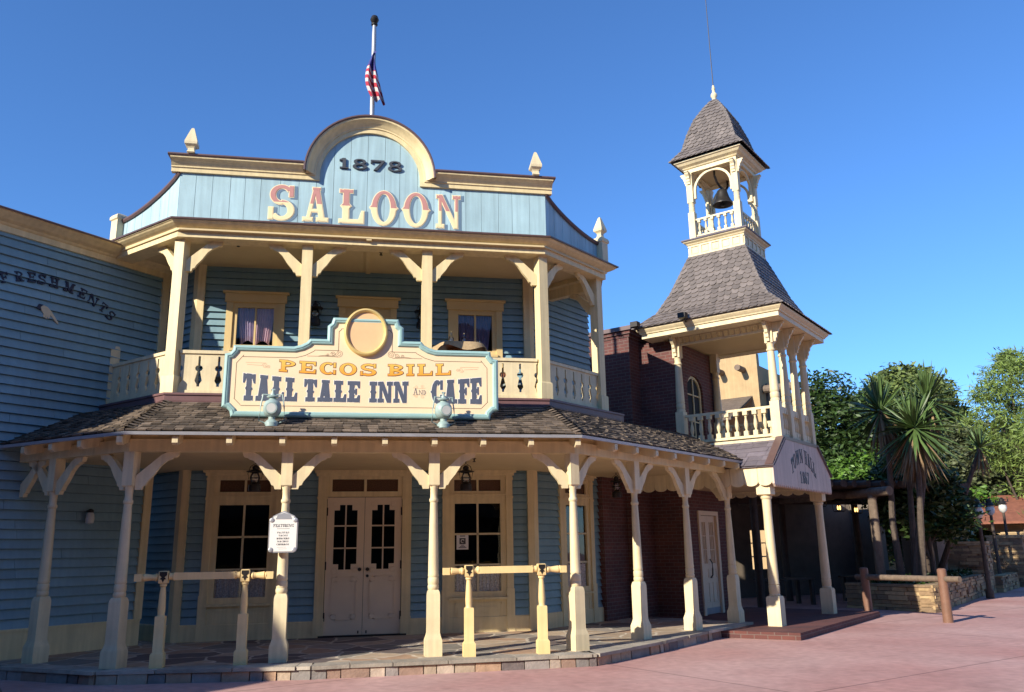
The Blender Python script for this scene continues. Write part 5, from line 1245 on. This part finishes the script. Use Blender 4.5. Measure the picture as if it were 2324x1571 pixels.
MB().sweep(loop(.66), [(-.2, 10.70), (.0, 10.70), (.0, 10.80), (.03, 10.81), (.05, 10.84), (.12, 10.88), (.16, 10.93), (.20, 10.95), (.20, 10.98), (-.2, 10.98)], closed=True).build('belfry_eave', M['creamw'], hall)
MB().slab(sqr(.6), 10.74, 10.76).build('belfry_ceiling', M['soffit'], hall)
squareroof(None, .15, 61, [((.94, 11.0), (.69, 11.34), 3), ((.69, 11.34), (.585, 11.75), 4), ((.585, 11.75), (.43, 12.2), 4), ((.43, 12.2), (.24, 12.55), 3), ((.24, 12.55), (.06, 12.82), 3)], 'spire_roof')
MB().sq([(.10, 12.72), (.02, 12.88)], (TC[0], TC[1], 0)).build('spire_flashing', M['steel'], hall)
MB().lathe([(.05,12.84),(.06,12.90),(.085,12.94),(.08,12.99),(.04,13.05),(.035,13.12),(.05,13.15),(.035,13.18),(.03,13.24),(.01,13.26)], (TC[0], TC[1], 0), 14).build('finial', M['creamw'], hall, smooth=True)
MB().tube([(TC[0], TC[1], 13.24), (TC[0]-.01, TC[1], 15.0), (TC[0]-.03, TC[1], 17.2)], [.012, .010, .007], 6).build('lightning_rod', M['dark'], hall)
# bell hanging in the belfry
def THp(u, v, z): return th(u, v, z)
bl = thing('bell', 'old dark bronze bell hanging in the open belfry of the town hall', 'bell', THp(TC[0], TC[1], 9.94), THA)
MB().lathe([(.02,.42),(.08,.40),(.12,.36),(.14,.28),(.17,.17),(.215,.07),(.255,.01),(.255,-.01),(.22,.0),(.12,.22),(.02,.3)], n=28).build('bell_body', M['bell'], bl, smooth=True)
MB().lathe([(.012,.3),(.012,.02),(.04,.0),(.04,-.04),(.015,-.06)], n=10).build('clapper', M['bell'], bl, smooth=True)
mb = MB(); mb.tube([(-.42,0,.62),(-.30,0,.50),(-.12,0,.44),(.12,0,.44),(.30,0,.50),(.42,0,.62)], .03); mb.tube([(0,-.40,.80),(0,-.34,.6),(0,-.3,.45)], .02); mb.tube([(-.42,0,.62),(-.42,0,.84)], .025); mb.tube([(.42,0,.62),(.42,0,.84)], .025); mb.build('yoke', M['dark'], bl)
# small floodlights at the gutter
for i, (v, lb) in enumerate(((1.55, 'small dark floodlight fixed to the tower eave above the valance'), (2.75, 'small dark floodlight on the tower eave above the brick pier'))):
    fl_ = thing('floodlight', lb, 'floodlight', THp(-.12, v, 6.62), THA, 'floodlights on the tower eave')
    mb = MB(); mb.box((-.14, -.09, .03), (.02, .09, .15)); mb.build('housing', M['dark'], fl_); MB().tube([(.1,0,-.02),(-.02,0,.05)], .02).build('mount', M['dark'], fl_)

# ================================================================== RIGHT-HAND PLAZA
# adobe building behind the hall
ad = thing('adobe_building', 'tan adobe building with projecting log beams behind the town hall balcony', 'building', THp(16.7, 5.9, 0), THA)
mb = MB(); mb.box((0, 0, 0), (4.2, 9, 9.1)); mb.box((-.0, -.0, 9.1), (.3, 9, 9.6)); mb.build('wall', M['adobe'], ad)
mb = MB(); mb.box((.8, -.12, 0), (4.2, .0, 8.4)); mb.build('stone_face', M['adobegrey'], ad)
for k in range(9): MB().tube([(-.7, .6+.95*k, 8.95), (.2, .6+.95*k, 8.95)], .13, 10).build('log_beam', M['woodgrey'], ad)
for u, z in ((.5, 8.1), (1.5, 7.7), (2.6, 7.4)): MB().tube([(u, -1.5, z), (u, .2, z)], .17, 10).build('log_beam', M['woodgrey'], ad)
mb = MB(); mb.add([(-2.6, .3, 6.6), (-2.6, 8.5, 6.6), (-.01, 8.5, 7.8), (-.01, .3, 7.8), (-2.6, .3, 6.5), (-2.6, 8.5, 6.5), (-.01, 8.5, 7.7), (-.01, .3, 7.7)], [(0,1,2,3), (4,5,6,7), (0,3,7,4), (0,4,5,1)]); mb.build('lean_to_roof', M['shake'], ad)

# log ramada, its front running across the view
RX, RY, RA = 13.6, 8.2, 12.0
def rp(x, y, z=0): a = R(RA); return (RX+x*math.cos(a)-y*math.sin(a), RY+x*math.sin(a)+y*math.cos(a), z)
ra_ = thing('log_ramada', 'dark log ramada with round posts and pole roof beside the town hall', 'pergola', rp(0, 0), RA)
def logtube(mb, p, q_, r, n=10): mb.tube([p, tuple((Vector(p)+Vector(q_))/2+Vector((rnd.uniform(-.02,.02), rnd.uniform(-.02,.02), 0))), q_], [r*1.06, r, r*.94], n)
posts = [(3.55, -.80), (.3, .2), (6.6, .4), (.3, 3.0), (3.6, 3.0), (6.6, 3.0)]
for u, v in posts:
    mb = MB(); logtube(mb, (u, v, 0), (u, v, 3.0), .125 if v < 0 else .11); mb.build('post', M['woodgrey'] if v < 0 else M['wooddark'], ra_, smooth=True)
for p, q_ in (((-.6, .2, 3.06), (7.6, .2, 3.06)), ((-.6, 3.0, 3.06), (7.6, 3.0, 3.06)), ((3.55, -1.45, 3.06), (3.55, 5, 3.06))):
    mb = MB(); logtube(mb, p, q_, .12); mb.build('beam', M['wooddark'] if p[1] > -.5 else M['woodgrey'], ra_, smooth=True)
mb = MB()
for k in range(30): u = -.6+.27*k+rnd.uniform(-.04,.04); logtube(mb, (u, -.75+rnd.uniform(-.2,.2), 3.30), (u, 5.4+rnd.uniform(-.1,.2), 3.30), .09, 7)
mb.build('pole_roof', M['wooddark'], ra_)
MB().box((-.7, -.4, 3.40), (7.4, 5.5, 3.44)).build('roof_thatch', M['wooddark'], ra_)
bk = thing('adobe_back_wall', 'shaded adobe and stone walls closing the back of the log ramada', 'wall', rp(-.6, 5.2), RA)
mb = MB()
for u0, u1, z0, z1 in ((-2,1.2,0,3.25),(1.2,2.2,0,.9),(1.2,2.2,2.2,3.25),(2.2,4.6,0,3.25),(4.6,5.6,0,.9),(4.6,5.6,2.2,3.25),(5.6,9.45,0,3.25)): mb.box((u0, 0, z0), (u1, .35, z1))
for v0, v1, z0, z1 in ((-3.6,-2.2,0,3.25),(-2.2,-1.2,0,.8),(-2.2,-1.2,2.3,3.25),(-1.2,0,0,3.25)): mb.box((9.1, v0, z0), (9.45, v1, z1))
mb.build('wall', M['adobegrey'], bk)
mb = MB()
for u0, u1 in ((1.25,2.15),(4.65,5.55)):
    for x in (u0, (u0+u1)/2-.02, u1-.04): mb.box((x, .1, .9), (x+.04, .16, 2.2))
    for z in (1.3, 1.75): mb.box((u0, .09, z), (u1, .15, z+.04))
mb.build('window_bars', M['white'], bk)
for i, (x, y, z, lb) in enumerate(((16.25, 9.15, 2.72, 'lit lantern under the ramada nearest the town hall column'), (16.85, 9.2, 2.58, 'lit lantern under the ramada between column and log post'), (17.45, 9.3, 2.52, 'lit lantern hanging beside the big log post'))):
    t = thing('lit_lantern', lb, 'lantern', (x, y, z), RA, 'lit lanterns under the ramada')
    mb = MB(); mb.sq([(.09,0),(.12,.03)]); mb.sq([(.14,.28),(.05,.38)]); mb.tube([(0,0,.36),(0,0,3.2-z)], .01, 6)
    for a, b in ((-1,-1),(1,-1),(1,1),(-1,1)): mb.tube([(a*.11,b*.11,.03),(a*.13,b*.13,.29)], .01, 5)
    mb.build('cage', M['dark'], t)
    for dx in (-.04, .04): MB().lathe([(.012,.06),(.02,.10),(.018,.15),(.004,.18)], (dx,0,0), 8).build('bulb', M['bulb'], t)
# tables and benches in the shade
for i, (u, v, lb) in enumerate(((2.3, 1.6, 'dark wooden table under the ramada left of the log post'), (5.6, 1.8, 'dark wooden table under the ramada behind the yucca'))):
    t = thing('plank_table', lb, 'table', rp(u, v, 0), RA+8*i, 'dark tables under the ramada')
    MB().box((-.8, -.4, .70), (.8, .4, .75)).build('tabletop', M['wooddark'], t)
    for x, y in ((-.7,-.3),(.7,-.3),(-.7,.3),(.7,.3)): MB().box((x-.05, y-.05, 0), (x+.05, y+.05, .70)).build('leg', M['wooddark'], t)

# stacked-ledge-stone walls
def ledge(mb, a, b, z0, z1, th_=.35, seed=1, hs=(.06, .13)):
    q = random.Random(seed); a, b = Vector(a), Vector(b); d = b-a; Ln = d.length; d.normalize(); n_ = Vector((d.y, -d.x)); z = z0
    while z < z1-.02:
        h = min(q.uniform(*hs), z1-z); t = 0
        while t < Ln-.01:
            w_ = min(q.uniform(.22, .65), Ln-t); 
            if Ln-t-w_ < .1: w_ = Ln-t
            o = q.uniform(-.02, .045); g_ = .006; p0, p1 = a+d*(t+g_), a+d*(t+w_-g_)
            f0, f1 = n_*(o+q.uniform(-.01,.01)), n_*(o+q.uniform(-.01,.01)); bk_ = -n_*th_
            mb.add([(*(p0+f0), z+.005), (*(p1+f1), z+.005), (*(p1+f1*.9), z+h-.005), (*(p0+f0*.9), z+h-.005), (*(p0+bk_), z+.005), (*(p1+bk_), z+.005), (*(p1+bk_), z+h-.005), (*(p0+bk_), z+h-.005)], [(0,1,2,3),(3,2,6,7),(1,5,6,2),(0,3,7,4),(4,7,6,5),(0,4,5,1)])
            t += w_
        z += h
pln = thing('stone_planter', 'low stacked-stone planter with dark soil and ground cover in front of the ramada', 'planter', (17.3, 6.15, 0))
PO = [(16.4, 8.6), (17.3, 6.15), (23.5, 12.0), (23.1, 12.8), (20.0, 9.6)]
PL = [(x-17.3, y-6.15) for x, y in PO]
mb = MB(); ledge(mb, PL[0], PL[1], 0, .66, seed=1); ledge(mb, PL[1], PL[2], 0, .66, seed=2); mb.build('stone_wall', M['ledge'], pln)
MB().slab([(x*.97+.1, y*.97+.15) for x, y in PL], .1, .60).build('soil', M['soil'], pln)
def pillar(name, x, y, w_, h, seed, lb, rz):
    t = thing(name, lb, 'pillar', (x, y, 0), rz, 'stacked-stone pillars'); mb = MB(); s = w_/2
    c = [(-s,-s),(s,-s),(s,s),(-s,s)]
    for k in range(4): ledge(mb, c[k], c[(k+1)%4], 0, h, .2, seed+k)
    mb.slab([(-s*.8,-s*.8),(s*.8,-s*.8),(s*.8,s*.8),(-s*.8,s*.8)], 0, h-.05); mb.build('stones', M['ledge'], t)
    mb = MB(); ledge(mb, (-s*1.06, -s*1.06), (s*1.06, -s*1.06), h, h+.09, w_*1.06, seed+9, (.08, .1)); mb.build('cap_stones', M['ledge'], t); return t
pillar('stone_pillar', 23.75, 12.85, 1.15, 1.62, 71, 'stacked-stone pillar at the near end of the planter in shade', 43)
pillar('stone_pillar', 28.2, 16.3, 1.2, 1.85, 81, 'sunlit stacked-stone pillar in the middle of the pillar row', 43)
pillar('stone_pillar', 31.2, 18.9, 1.3, 2.0, 91, 'stacked-stone pillar farthest away beside the stick fence', 43)
lw = thing('stone_low_wall', 'low stacked-stone wall joining the pillars beside the walkway', 'wall', (24.6, 12.6, 0), 0); mb = MB(); ledge(mb, (.2, .2), (3.4, 3.1), 0, .55, seed=15); ledge(mb, (4.0, 3.7), (6.2, 5.7), 0, .55, seed=16); mb.build('stones', M['ledge'], lw)
sf_ = thing('stick_fence', 'weathered stick fence of upright poles right of the stone pillars', 'fence', (31.5, 19, 0)); mb = MB()
for k in range(90):
    p = Vector((.3+.085*k*1.05, .5+.06*k+rnd.uniform(-.04,.04), 0)); h = 2.0+rnd.uniform(-.15,.2)
    mb.tube([p, p+Vector((rnd.uniform(-.06,.06), rnd.uniform(-.06,.06), h))], [.05, .032], 6)
mb.tube([(.3,.6,.6),(8,5.9,.6)], .04); mb.tube([(.3,.6,1.5),(8,5.9,1.5)], .04); mb.build('poles', M['woodgrey'], sf_)
# timber hitching post on the plaza
tp = thing('timber_rail', 'brown timber hitching rail with round posts on the red plaza', 'hitching rail', (15.53, 4.8, 0))
A, B = Vector((.27, -1.02, 0)), Vector((-.27, 1.04, 0))
brown = mat('brown_stained_timber', (.19, .10, .065), .6, .15, 6, .2, 30)
for p in (A, B): MB().lathe([(.105,0),(.10,.5),(.095,1.10),(.06,1.125)], tuple(p), 14).build('post', brown, tp, smooth=True)
d = (B-A).normalized(); mb = MB(); mb.tube([A-d*.42+Vector((0,0,.90)), B+d*.25+Vector((0,0,.90))], .065, 12); mb.build('rail', M['woodgrey'], tp, smooth=True)
# street lamps
def street_lamp(x, y, h, lb):
    t = thing('street_lamp', lb, 'street lamp', (x, y, 0), 0, 'twin-arm street lamps along the pillars')
    MB().lathe([(.12,0),(.12,.2),(.07,.3),(.055,h*.6),(.05,h-.55)], n=12).build('pole', M['bark'], t, smooth=True)
    MB().lathe([(.06,h-.56),(.14,h-.48),(.16,h-.36),(.12,h-.22),(.09,h-.2)], n=14).build('globe', M['frost'], t, smooth=True)
    mb = MB(); mb.lathe([(.20,h-.21),(.16,h-.17),(.10,h-.10),(.10,h-.02),(.05,h+.03),(.0,h+.06)], n=14); mb.box((-.30,-.02,h-.12),(.30,.02,h-.09)); mb.tube([(-.28,0,h-.1),(-.28,0,h-.02)], .02, 6); mb.tube([(.28,0,h-.1),(.28,0,h-.02)], .02, 6); mb.build('cap', M['dark'], t); return t
street_lamp(22.28, 10.36, 2.95, 'street lamp nearest the yucca, dark against the trees')
street_lamp(26.4, 14.75, 3.2, 'street lamp standing behind the nearest stone pillar')
street_lamp(29.3, 17.5, 3.4, 'street lamp behind the middle stone pillar')
street_lamp(34.9, 23.2, 3.75, 'street lamp farthest away at the right above the red roof')
# far arched building
fa = thing('arched_adobe_building', 'low tan adobe building with wide arch and red tile roof far behind the pillars', 'building', (30, 21.5, 0), -35)
mb = MB(); pts = [(-4.5, 0), (-4.5, 2.65), (3.5, 2.65), (3.5, 0), (2.0, 0), (2.0, 1.7)]+[(0.2+1.8*math.cos(math.pi*k/12), 1.7+.65*math.sin(math.pi*k/12)) for k in range(1, 12)]+[(-1.6, 1.7), (-1.6, 0)]
mb.prism(pts, 0, .4); mb.build('wall', M['adobe'], fa)
mb = MB(); mb.add([(-5,-.8,2.55),(9,-.8,2.55),(9,4,3.9),(-5,4,3.9),(-5,-.8,2.45),(9,-.8,2.45),(9,4,3.8),(-5,4,3.8)], [(0,1,2,3),(4,5,6,7),(0,1,5,4),(1,2,6,5),(3,0,4,7)]); mb.build('roof', M['roofred'], fa)
mb = MB(); mb.box((-4.5, 3.5, 0), (9, 3.9, 3.4)); mb.build('wall', M['adobegrey'], fa)

# ------------------------------------------------------------------ plants
def leaves(mb, blobs, n, size, q, flat=.5, clump=14, csize=.35):
    tot = sum(b[3]*b[4]*b[5] for b in blobs)**1.0
    for bx, by, bz, rx, ry, rz in blobs:
        m = max(1, int(n*(rx*ry*rz)/tot/clump))
        for _ in range(m):
            while True:
                v = Vector((q.gauss(0,1), q.gauss(0,1), q.gauss(0,1)))
                if v.length > .1: break
            v.normalize(); v *= q.uniform(.55, 1.03)**.6
            c = Vector((bx+v.x*rx, by+v.y*ry, bz+v.z*rz))
            for _ in range(clump):
                p = c+Vector((q.gauss(0,csize), q.gauss(0,csize), q.gauss(0,csize*.7)))
                a = Vector((q.gauss(0,1), q.gauss(0,1), q.gauss(0,flat))).normalized(); b = a.cross(Vector((q.gauss(0,1), q.gauss(0,1), q.gauss(0,1)))).normalized()
                s = size*q.uniform(.45, 1.75); w_ = s*.38
                mb.add([p-a*s, p+b*w_, p+a*s, p-b*w_], [(0,1,2,3)])
def needles(mb, blobs, n, size, q, clump=16, csize=.3):
    for bx, by, bz, rx, ry, rz in blobs:
        m = int(n/len(blobs)/clump)
        for _ in range(m):
            v = Vector((q.gauss(0,1), q.gauss(0,1), q.gauss(0,1))).normalized()*q.uniform(.5,1.0)
            c = Vector((bx+v.x*rx, by+v.y*ry, bz+v.z*rz))
            for _ in range(clump):
                a = Vector((q.gauss(0,1), q.gauss(0,1), q.gauss(.25,.8))).normalized(); p = c+a*size*.4+Vector((q.gauss(0,csize), q.gauss(0,csize), q.gauss(0,csize*.5)))
                b = a.cross(Vector((q.gauss(0,1), q.gauss(0,1), q.gauss(0,1)))).normalized(); s = size*q.uniform(.6,1.3); w_ = s*.16
                mb.add([p-a*s, p+b*w_, p+a*s, p-b*w_], [(0,1,2,3)])
def tree(name, lb, x, y, h, blobs, n, size, m, seed, kind='leaf', tr=.22, clump=14, csize=.35, cat='tree', group='trees beyond the plaza', lean=0):
    q = random.Random(seed); t = thing(name, lb, cat, (x, y, 0), 0, group)
    mb = MB(); top = max(b[2] for b in blobs)
    mb.tube([(0,0,0), (lean*.4+.05,0,h*.35), (lean*.8-.05,.05,h*.65), (lean,0,top)], [tr, tr*.85, tr*.55, tr*.2], 9)
    for b in blobs:
        k = q.uniform(.35,.7); z = b[2]*k; mb.tube([(lean*k,0,z), (b[0]*.5+lean*.5*k, b[1]*.5, (z+b[2])*.5), (b[0], b[1], b[2])], [tr*.4, tr*.3, tr*.1], 6)
    mb.build('trunk', M['bark'], t, smooth=True)
    cm = MB(); (leaves(cm, blobs, n, size, q, clump=clump, csize=csize) if kind == 'leaf' else needles(cm, blobs, n, size, q, clump, csize))
    cm.build('crown', M[m], t, recalc=False); return t
def blobset(q, n, r, z0, z1, br, topround=True):
    out = []
    for k in range(n):
        z = z0+(z1-z0)*(k+.5)/n; f = math.sin(math.pi*min(1, .25+.75*(1-(z-z0)/(z1-z0)))) if topround else 1
        a = q.uniform(0, 6.28); rr = r*f*q.uniform(.3, 1); s = br*q.uniform(.7, 1.2); out.append((rr*math.cos(a), rr*math.sin(a), z, s, s, s*.8))
    return out
def azp(az, D): return (CAM.x+D*math.sin(R(az)), CAM.y+D*math.cos(R(az)))
q = random.Random(99)
x, y = azp(31.8, 38)
tree('broadleaf_tree', 'dark dense broadleaf tree rising just right of the town hall balcony', x, y, 8, [(-1.2,0,3.0,1.9,1.9,1.5),(1.2,.3,3.2,1.8,1.8,1.5),(0,0,4.8,2.3,2.3,1.6),(-.7,.2,6.6,1.8,1.8,1.5),(.7,-.2,6.9,1.5,1.5,1.1),(1.1,-.4,5.4,1.7,1.7,1.3),(0,0,8.2,1.0,1.0,.8),(1.8,-1.0,7.6,.5,.5,.4),(1.0,-.5,2.0,1.8,1.8,1.2),(-.8,0,8.2,.7,.7,.6)], 42000, .10, 'leaf', 1, clump=14, csize=.21)
x, y = azp(36.2, 60)
tree('round_pine', 'tall round-topped pine behind the yuccas', x, y, 12, [(0,0,10.8,2.7,2.7,2.0),(-1.9,0,9.2,2.0,2.0,1.6),(2.1,0,9.4,1.9,1.9,1.6),(.3,0,8.2,2.6,2.6,1.7),(1.0,0,12.2,1.2,1.2,.8),(-.7,-.3,12.1,1.5,1.5,.9),(3.0,0,8,1.4,1.4,1.2),(-3.0,0,7.6,1.6,1.6,1.4),(2.2,-.4,11.5,.9,.9,.7)], 30000, .17, 'leafpine', 2, clump=16, csize=.30)
x, y = azp(41.6, 47)
tree('slender_pine', 'yellow-green pine with a bare leaning trunk at the right edge', x, y, 10, [(0,0,9.6,1.0,1.0,.9),(-.9,0,8.7,.9,.9,.6),(1.0,0,8.4,1.0,1.0,.7),(-1.4,-.2,7.5,1.1,1.1,.7),(.6,0,7.2,1.1,1.1,.7),(-1.2,0,6.3,.9,.9,.6),(1.3,0,6.4,1.0,1.0,.7),(-.4,0,5.4,.9,.9,.6),(.2,-.3,10.4,.5,.5,.5),(.5,0,4.3,.9,.9,.6)], 11000, .17, 'leafpine2', 3, 'pine', .16, clump=16, csize=.22, lean=.5)
x, y = azp(43.5, 42)
tree('slender_pine', 'tall pine mostly cut off by the right edge of the photo', x, y, 9, [(0,0,8.8,1.3,1.3,1.2),(.6,0,7.2,1.3,1.3,1),(-.6,0,6.0,1.1,1.1,.8)], 6000, .17, 'leafpine2', 4, 'pine', .16, clump=16, csize=.22)
x, y = azp(40.2, 52)
tree('olive_tree', 'grey-green loose tree between the round pine and the right-hand pine', x, y, 6, [(0,0,6.4,2.0,2.0,1.5),(-1.8,0,5.2,1.9,1.9,1.4),(1.7,0,5.0,1.9,1.9,1.4),(0,0,3.4,2.6,2.0,1.5),(-1.0,0,7.4,1.0,1.0,.8)], 20000, .14, 'leafolive', 5, clump=12, csize=.30)
x, y = azp(38.2, 56)
tree('olive_tree', 'darker grey-green tree low behind the leaning yucca heads', x, y, 6, [(0,0,5.6,2.4,2.0,1.8),(-2.0,0,4.0,2.2,2.0,1.6),(2.0,0,3.6,2.2,2.0,1.6),(0,0,2.0,3,2,1.4)], 20000, .15, 'leafolive', 6, clump=12, csize=.32)
x, y = azp(42.3, 60)
tree('olive_tree', 'dull green tree filling the gap under the right-hand pines', x, y, 6, [(0,0,6.0,2.6,2.0,1.8),(-2.0,0,4.0,2.4,2.0,1.6),(2.0,0,3.6,2.4,2.0,1.6),(0,0,2.0,3,2,1.4)], 18000, .16, 'leafolive', 7, clump=12, csize=.32)
x, y = azp(34.0, 45)
tree('broadleaf_tree', 'dark green tree behind the tall yucca, lower than the round pine', x, y, 6, [(0,0,6.6,1.6,1.6,1.3),(-1.4,0,5.0,1.7,1.7,1.4),(1.4,0,5.0,1.7,1.7,1.4),(0,0,3.2,2.4,2,1.5),(1.5,0,2.2,1.8,1.6,1.2)], 28000, .11, 'leaf', 8, clump=14, csize=.24)
x, y = azp(36.0, 35)
tree('broadleaf_tree', 'low dark tree behind the planter just left of the street lamps', x, y, 4, [(0,0,3.6,1.3,1.2,.9),(-1.1,0,2.9,1.1,1.1,.9),(1.0,0,2.8,1.0,1.0,.8),(0,0,2.0,1.6,1.3,.9),(-.5,0,4.3,.7,.7,.5)], 16000, .09, 'leaf', 18, tr=.12, clump=14, csize=.2)
x, y = azp(35.9, 29.0)
tree('broadleaf_tree', 'dark small tree in the planter just right of the yucca clump', x, y, 4, [(0,0,3.9,1.0,.9,.8),(-.6,0,3.2,.8,.8,.7),(.7,0,3.1,.9,.8,.7),(.1,0,4.6,.6,.6,.5),(.2,0,2.4,.9,.7,.5)], 13000, .085, 'leaf', 28, tr=.12, clump=14, csize=.17)
x, y = azp(36.4, 27.5)
tree('broadleaf_tree', 'dark small tree in the planter behind the yucca trunks', x, y, 4, [(0,0,3.2,.9,.8,.8),(-.6,0,2.5,.7,.7,.6),(.6,0,2.4,.8,.7,.6)], 9000, .085, 'leaf', 29, tr=.09, clump=14, csize=.17)
x, y = azp(40.6, 54)
tree('broadleaf_tree', 'low dark tree standing behind the middle street lamps', x, y, 4, [(0,0,4.4,1.4,1.2,1.0),(-1.2,0,3.8,1.1,1.1,.9),(1.1,0,3.7,1.2,1.0,.9)], 14000, .10, 'leaf', 19, tr=.12, clump=14, csize=.22)
x, y = azp(33.2, 36)
tree('bright_shrub', 'bright green shrub catching sun above the ramada roof', x, y, 4, [(0,0,4.4,1.1,1.0,.7),(-.9,0,4.3,.9,.8,.5),(.9,0,4.2,.9,.8,.5)], 3500, .10, 'leafbright', 9, tr=.08, clump=10, csize=.2, cat='shrub', group='bright shrubs')
x, y = azp(39.3, 46)
tree('bright_shrub', 'bright green shrub behind the nearest street lamp', x, y, 3, [(0,0,3.4,.8,.8,.8),(.5,0,2.4,.9,.8,.7),(-.5,0,2.5,.8,.8,.7)], 3500, .11, 'leafbright', 10, tr=.06, clump=10, csize=.2, cat='shrub', group='bright shrubs')
# far dark wood closing the view between the single trees
mb = MB(); q = random.Random(123); bl_ = []
for k in range(26): az = 24+k*1.0; D = 74+q.uniform(-4,4); xx, yy = azp(az, D); bl_.append((xx, yy, q.uniform(2,4), 3.4, 3.4, q.uniform(2.5,4.0)))
leaves(mb, bl_, 14000, .34, q, clump=10, csize=.6); o = mb.build('distant_wood', M['leaf'], None, recalc=False); tag(o, 'dark distant wood closing the view behind the plaza trees', 'wood', kind='stuff')

def yucca_head(mb, dead, c, r, n, q, droop=1.0, up=1.0):
    c = Vector(c)
    for k in range(int(n*1.35)):
        a = q.uniform(0, 6.283); el = q.uniform(-75, 88) if q.random() < .75*droop+.2 else q.uniform(10, 88); el = max(el, -80)
        if k > n: el = q.uniform(-88, -62)
        isd = (k > n) or (el < -45 and q.random() < .6)
        d = Vector((math.cos(a)*math.cos(R(el)), math.sin(a)*math.cos(R(el)), math.sin(R(el)))); L_ = r*q.uniform(.75, 1.15)*(1.15 if el < -20 else 1)
        side = d.cross(Vector((q.gauss(0,.3), q.gauss(0,.3), 1))).normalized()
        if side.length < .1: side = Vector((1,0,0))
        nrm = side.cross(d).normalized(); sag = .16*math.cos(R(el)); w_ = r*.036*q.uniform(.8, 1.2); P = []
        for t_, ww in ((.05,.5),(.3,1),(.65,.85),(1,.02)):
            p = c+d*L_*t_-Vector((0,0,1))*sag*t_*t_*L_
            P += [p-side*w_*ww, p+nrm*w_*.35*ww, p+side*w_*ww]
        F = []
        for i in range(3):
            for j in range(2): F.append((i*3+j, i*3+j+1, i*3+3+j+1, i*3+3+j))
        (dead if isd else mb).add(P, F)
def yucca(name, lb, x, y, stems, seed):
    q = random.Random(seed); t = thing(name, lb, 'yucca', (x, y, .0), 0, 'yuccas'); 
    tk = MB()
    for base, head, r, n, dr in stems:
        b, h = Vector(base), Vector(head); tk.tube([b, b.lerp(h, .35)+Vector((q.uniform(-.08,.08), q.uniform(-.08,.08), 0)), b.lerp(h, .7)+Vector((q.uniform(-.08,.08), 0, 0)), h], [.11, .085, .07, .065], 9)
    tk.build('trunk', M['bark'], t, smooth=True)
    for base, head, r, n, dr in stems:
        g_, d_ = MB(), MB(); yucca_head(g_, d_, head, r, n, q, dr); h_ = g_.build('leaf_rosette', M['yucca'], t, smooth=True, recalc=False)
        if d_.v: d_.build('dry_leaves', M['yuccadead'], h_, recalc=False)
YB = (17.75, 7.5)
yucca('yucca', 'tall yucca clump with drooping spiky heads in the stone planter', *YB, [((0,0,.5), (18.77-YB[0], 7.36-YB[1], 5.50), 1.08, 110, .9), ((.15,-.1,.5), (18.08-YB[0], 7.15-YB[1], 4.70), 1.22, 160, 1.0), ((-.2,.2,.5), (17.72-YB[0], 8.0-YB[1], 5.30), 1.10, 110, .8), ((.2,.25,.5), (18.5-YB[0], 8.0-YB[1], 4.2), 1.0, 90, 1.0)], 5)
yucca('yucca', 'small single-headed yucca right of the tall yucca clump', 21.86, 9.36, [((-1.1,1.3,.5), (0,0,4.45), .75, 70, .7)], 6)
yucca('yucca', 'small low yucca at the right edge near the farthest street lamp', *azp(41.9, 44), [((0,0,0), (0,0,2.3), .9, 120, .3)], 7)
gc = MB(); q = random.Random(77)
for _ in range(2200):
    u, v = q.random(), q.random(); p = Vector((17.35, 6.6))+Vector((5.8, 5.5))*u+Vector((-.6, 1.6))*v*(1-u*.8)
    a = Vector((q.gauss(0,1), q.gauss(0,1), q.uniform(.2,1))).normalized(); b = a.cross(Vector((q.gauss(0,1), q.gauss(0,1), .1))).normalized(); s = q.uniform(.06,.14); p = Vector((p.x, p.y, .62+q.uniform(0,.16)))
    gc.add([p-a*s, p+b*s*.4, p+a*s, p-b*s*.4], [(0,1,2,3)])
o = gc.build('ground_cover', M['leaf'], None, recalc=False); tag(o, 'low leafy ground cover filling the stone planter', 'ground cover', kind='stuff')

# ------------------------------------------------------------------ outside the frame: neighbour shading the porch; added blocks cutting sky light behind the camera
dS = (math.cos(R(SUN_AZ)), math.sin(R(SUN_AZ)))
nb = thing('neighbour_building', 'tall dark brown shop house left of the camera, outside the frame, shading the porch', 'building', (-14*dS[0], -14*dS[1], 0), SUN_AZ-90)
K = math.tan(R(SUN_EL))*14
sil = [(-16, 0), (2.0, 0), (1.95, K+.3), (.45, K+3.25), (-16, K+3.25)]
mb = MB(Matrix.Rotation(R(180), 4, 'Z') @ Matrix.Identity(4)); mb.prism([(-x, z) for x, z in sil], 0, 8)
mb.build('wall', M['wooddark'], nb)
for i, (x, h, lb) in enumerate(((-24, 10.5, 'added brown block cutting off sky light behind the camera, left'), (-3, 12, 'added brown block cutting off sky light directly behind the camera'), (18, 13, 'added brown block cutting off sky light behind the camera, right'), (38, 12, 'added brown block cutting off sky light far to the right, behind the camera'))):
    t = thing('sky_blocker', lb, 'building', (x, -23, 0), 0, 'added sky blockers behind the camera')
    mb = MB(); mb.box((-9.8, -6, 0), (9.8, 0, h)); mb.box((-10.1, -.2, h-.5), (10.1, .3, h)); mb.box((-9.8, -.0, 3.3), (9.8, 2.4, 3.5)); mb.build('wall', M['wooddark'], t)
    for k in range(5):
        MB().box((-8+3.6*k, .0, 4.6), (-6.8+3.6*k, .05, 6.6)).build('window', M['black'], t)
        MB().box((-8+3.6*k, 2.2, 0), (-7.8+3.6*k, 2.4, 3.3)).build('post', M['woodgrey'], t)
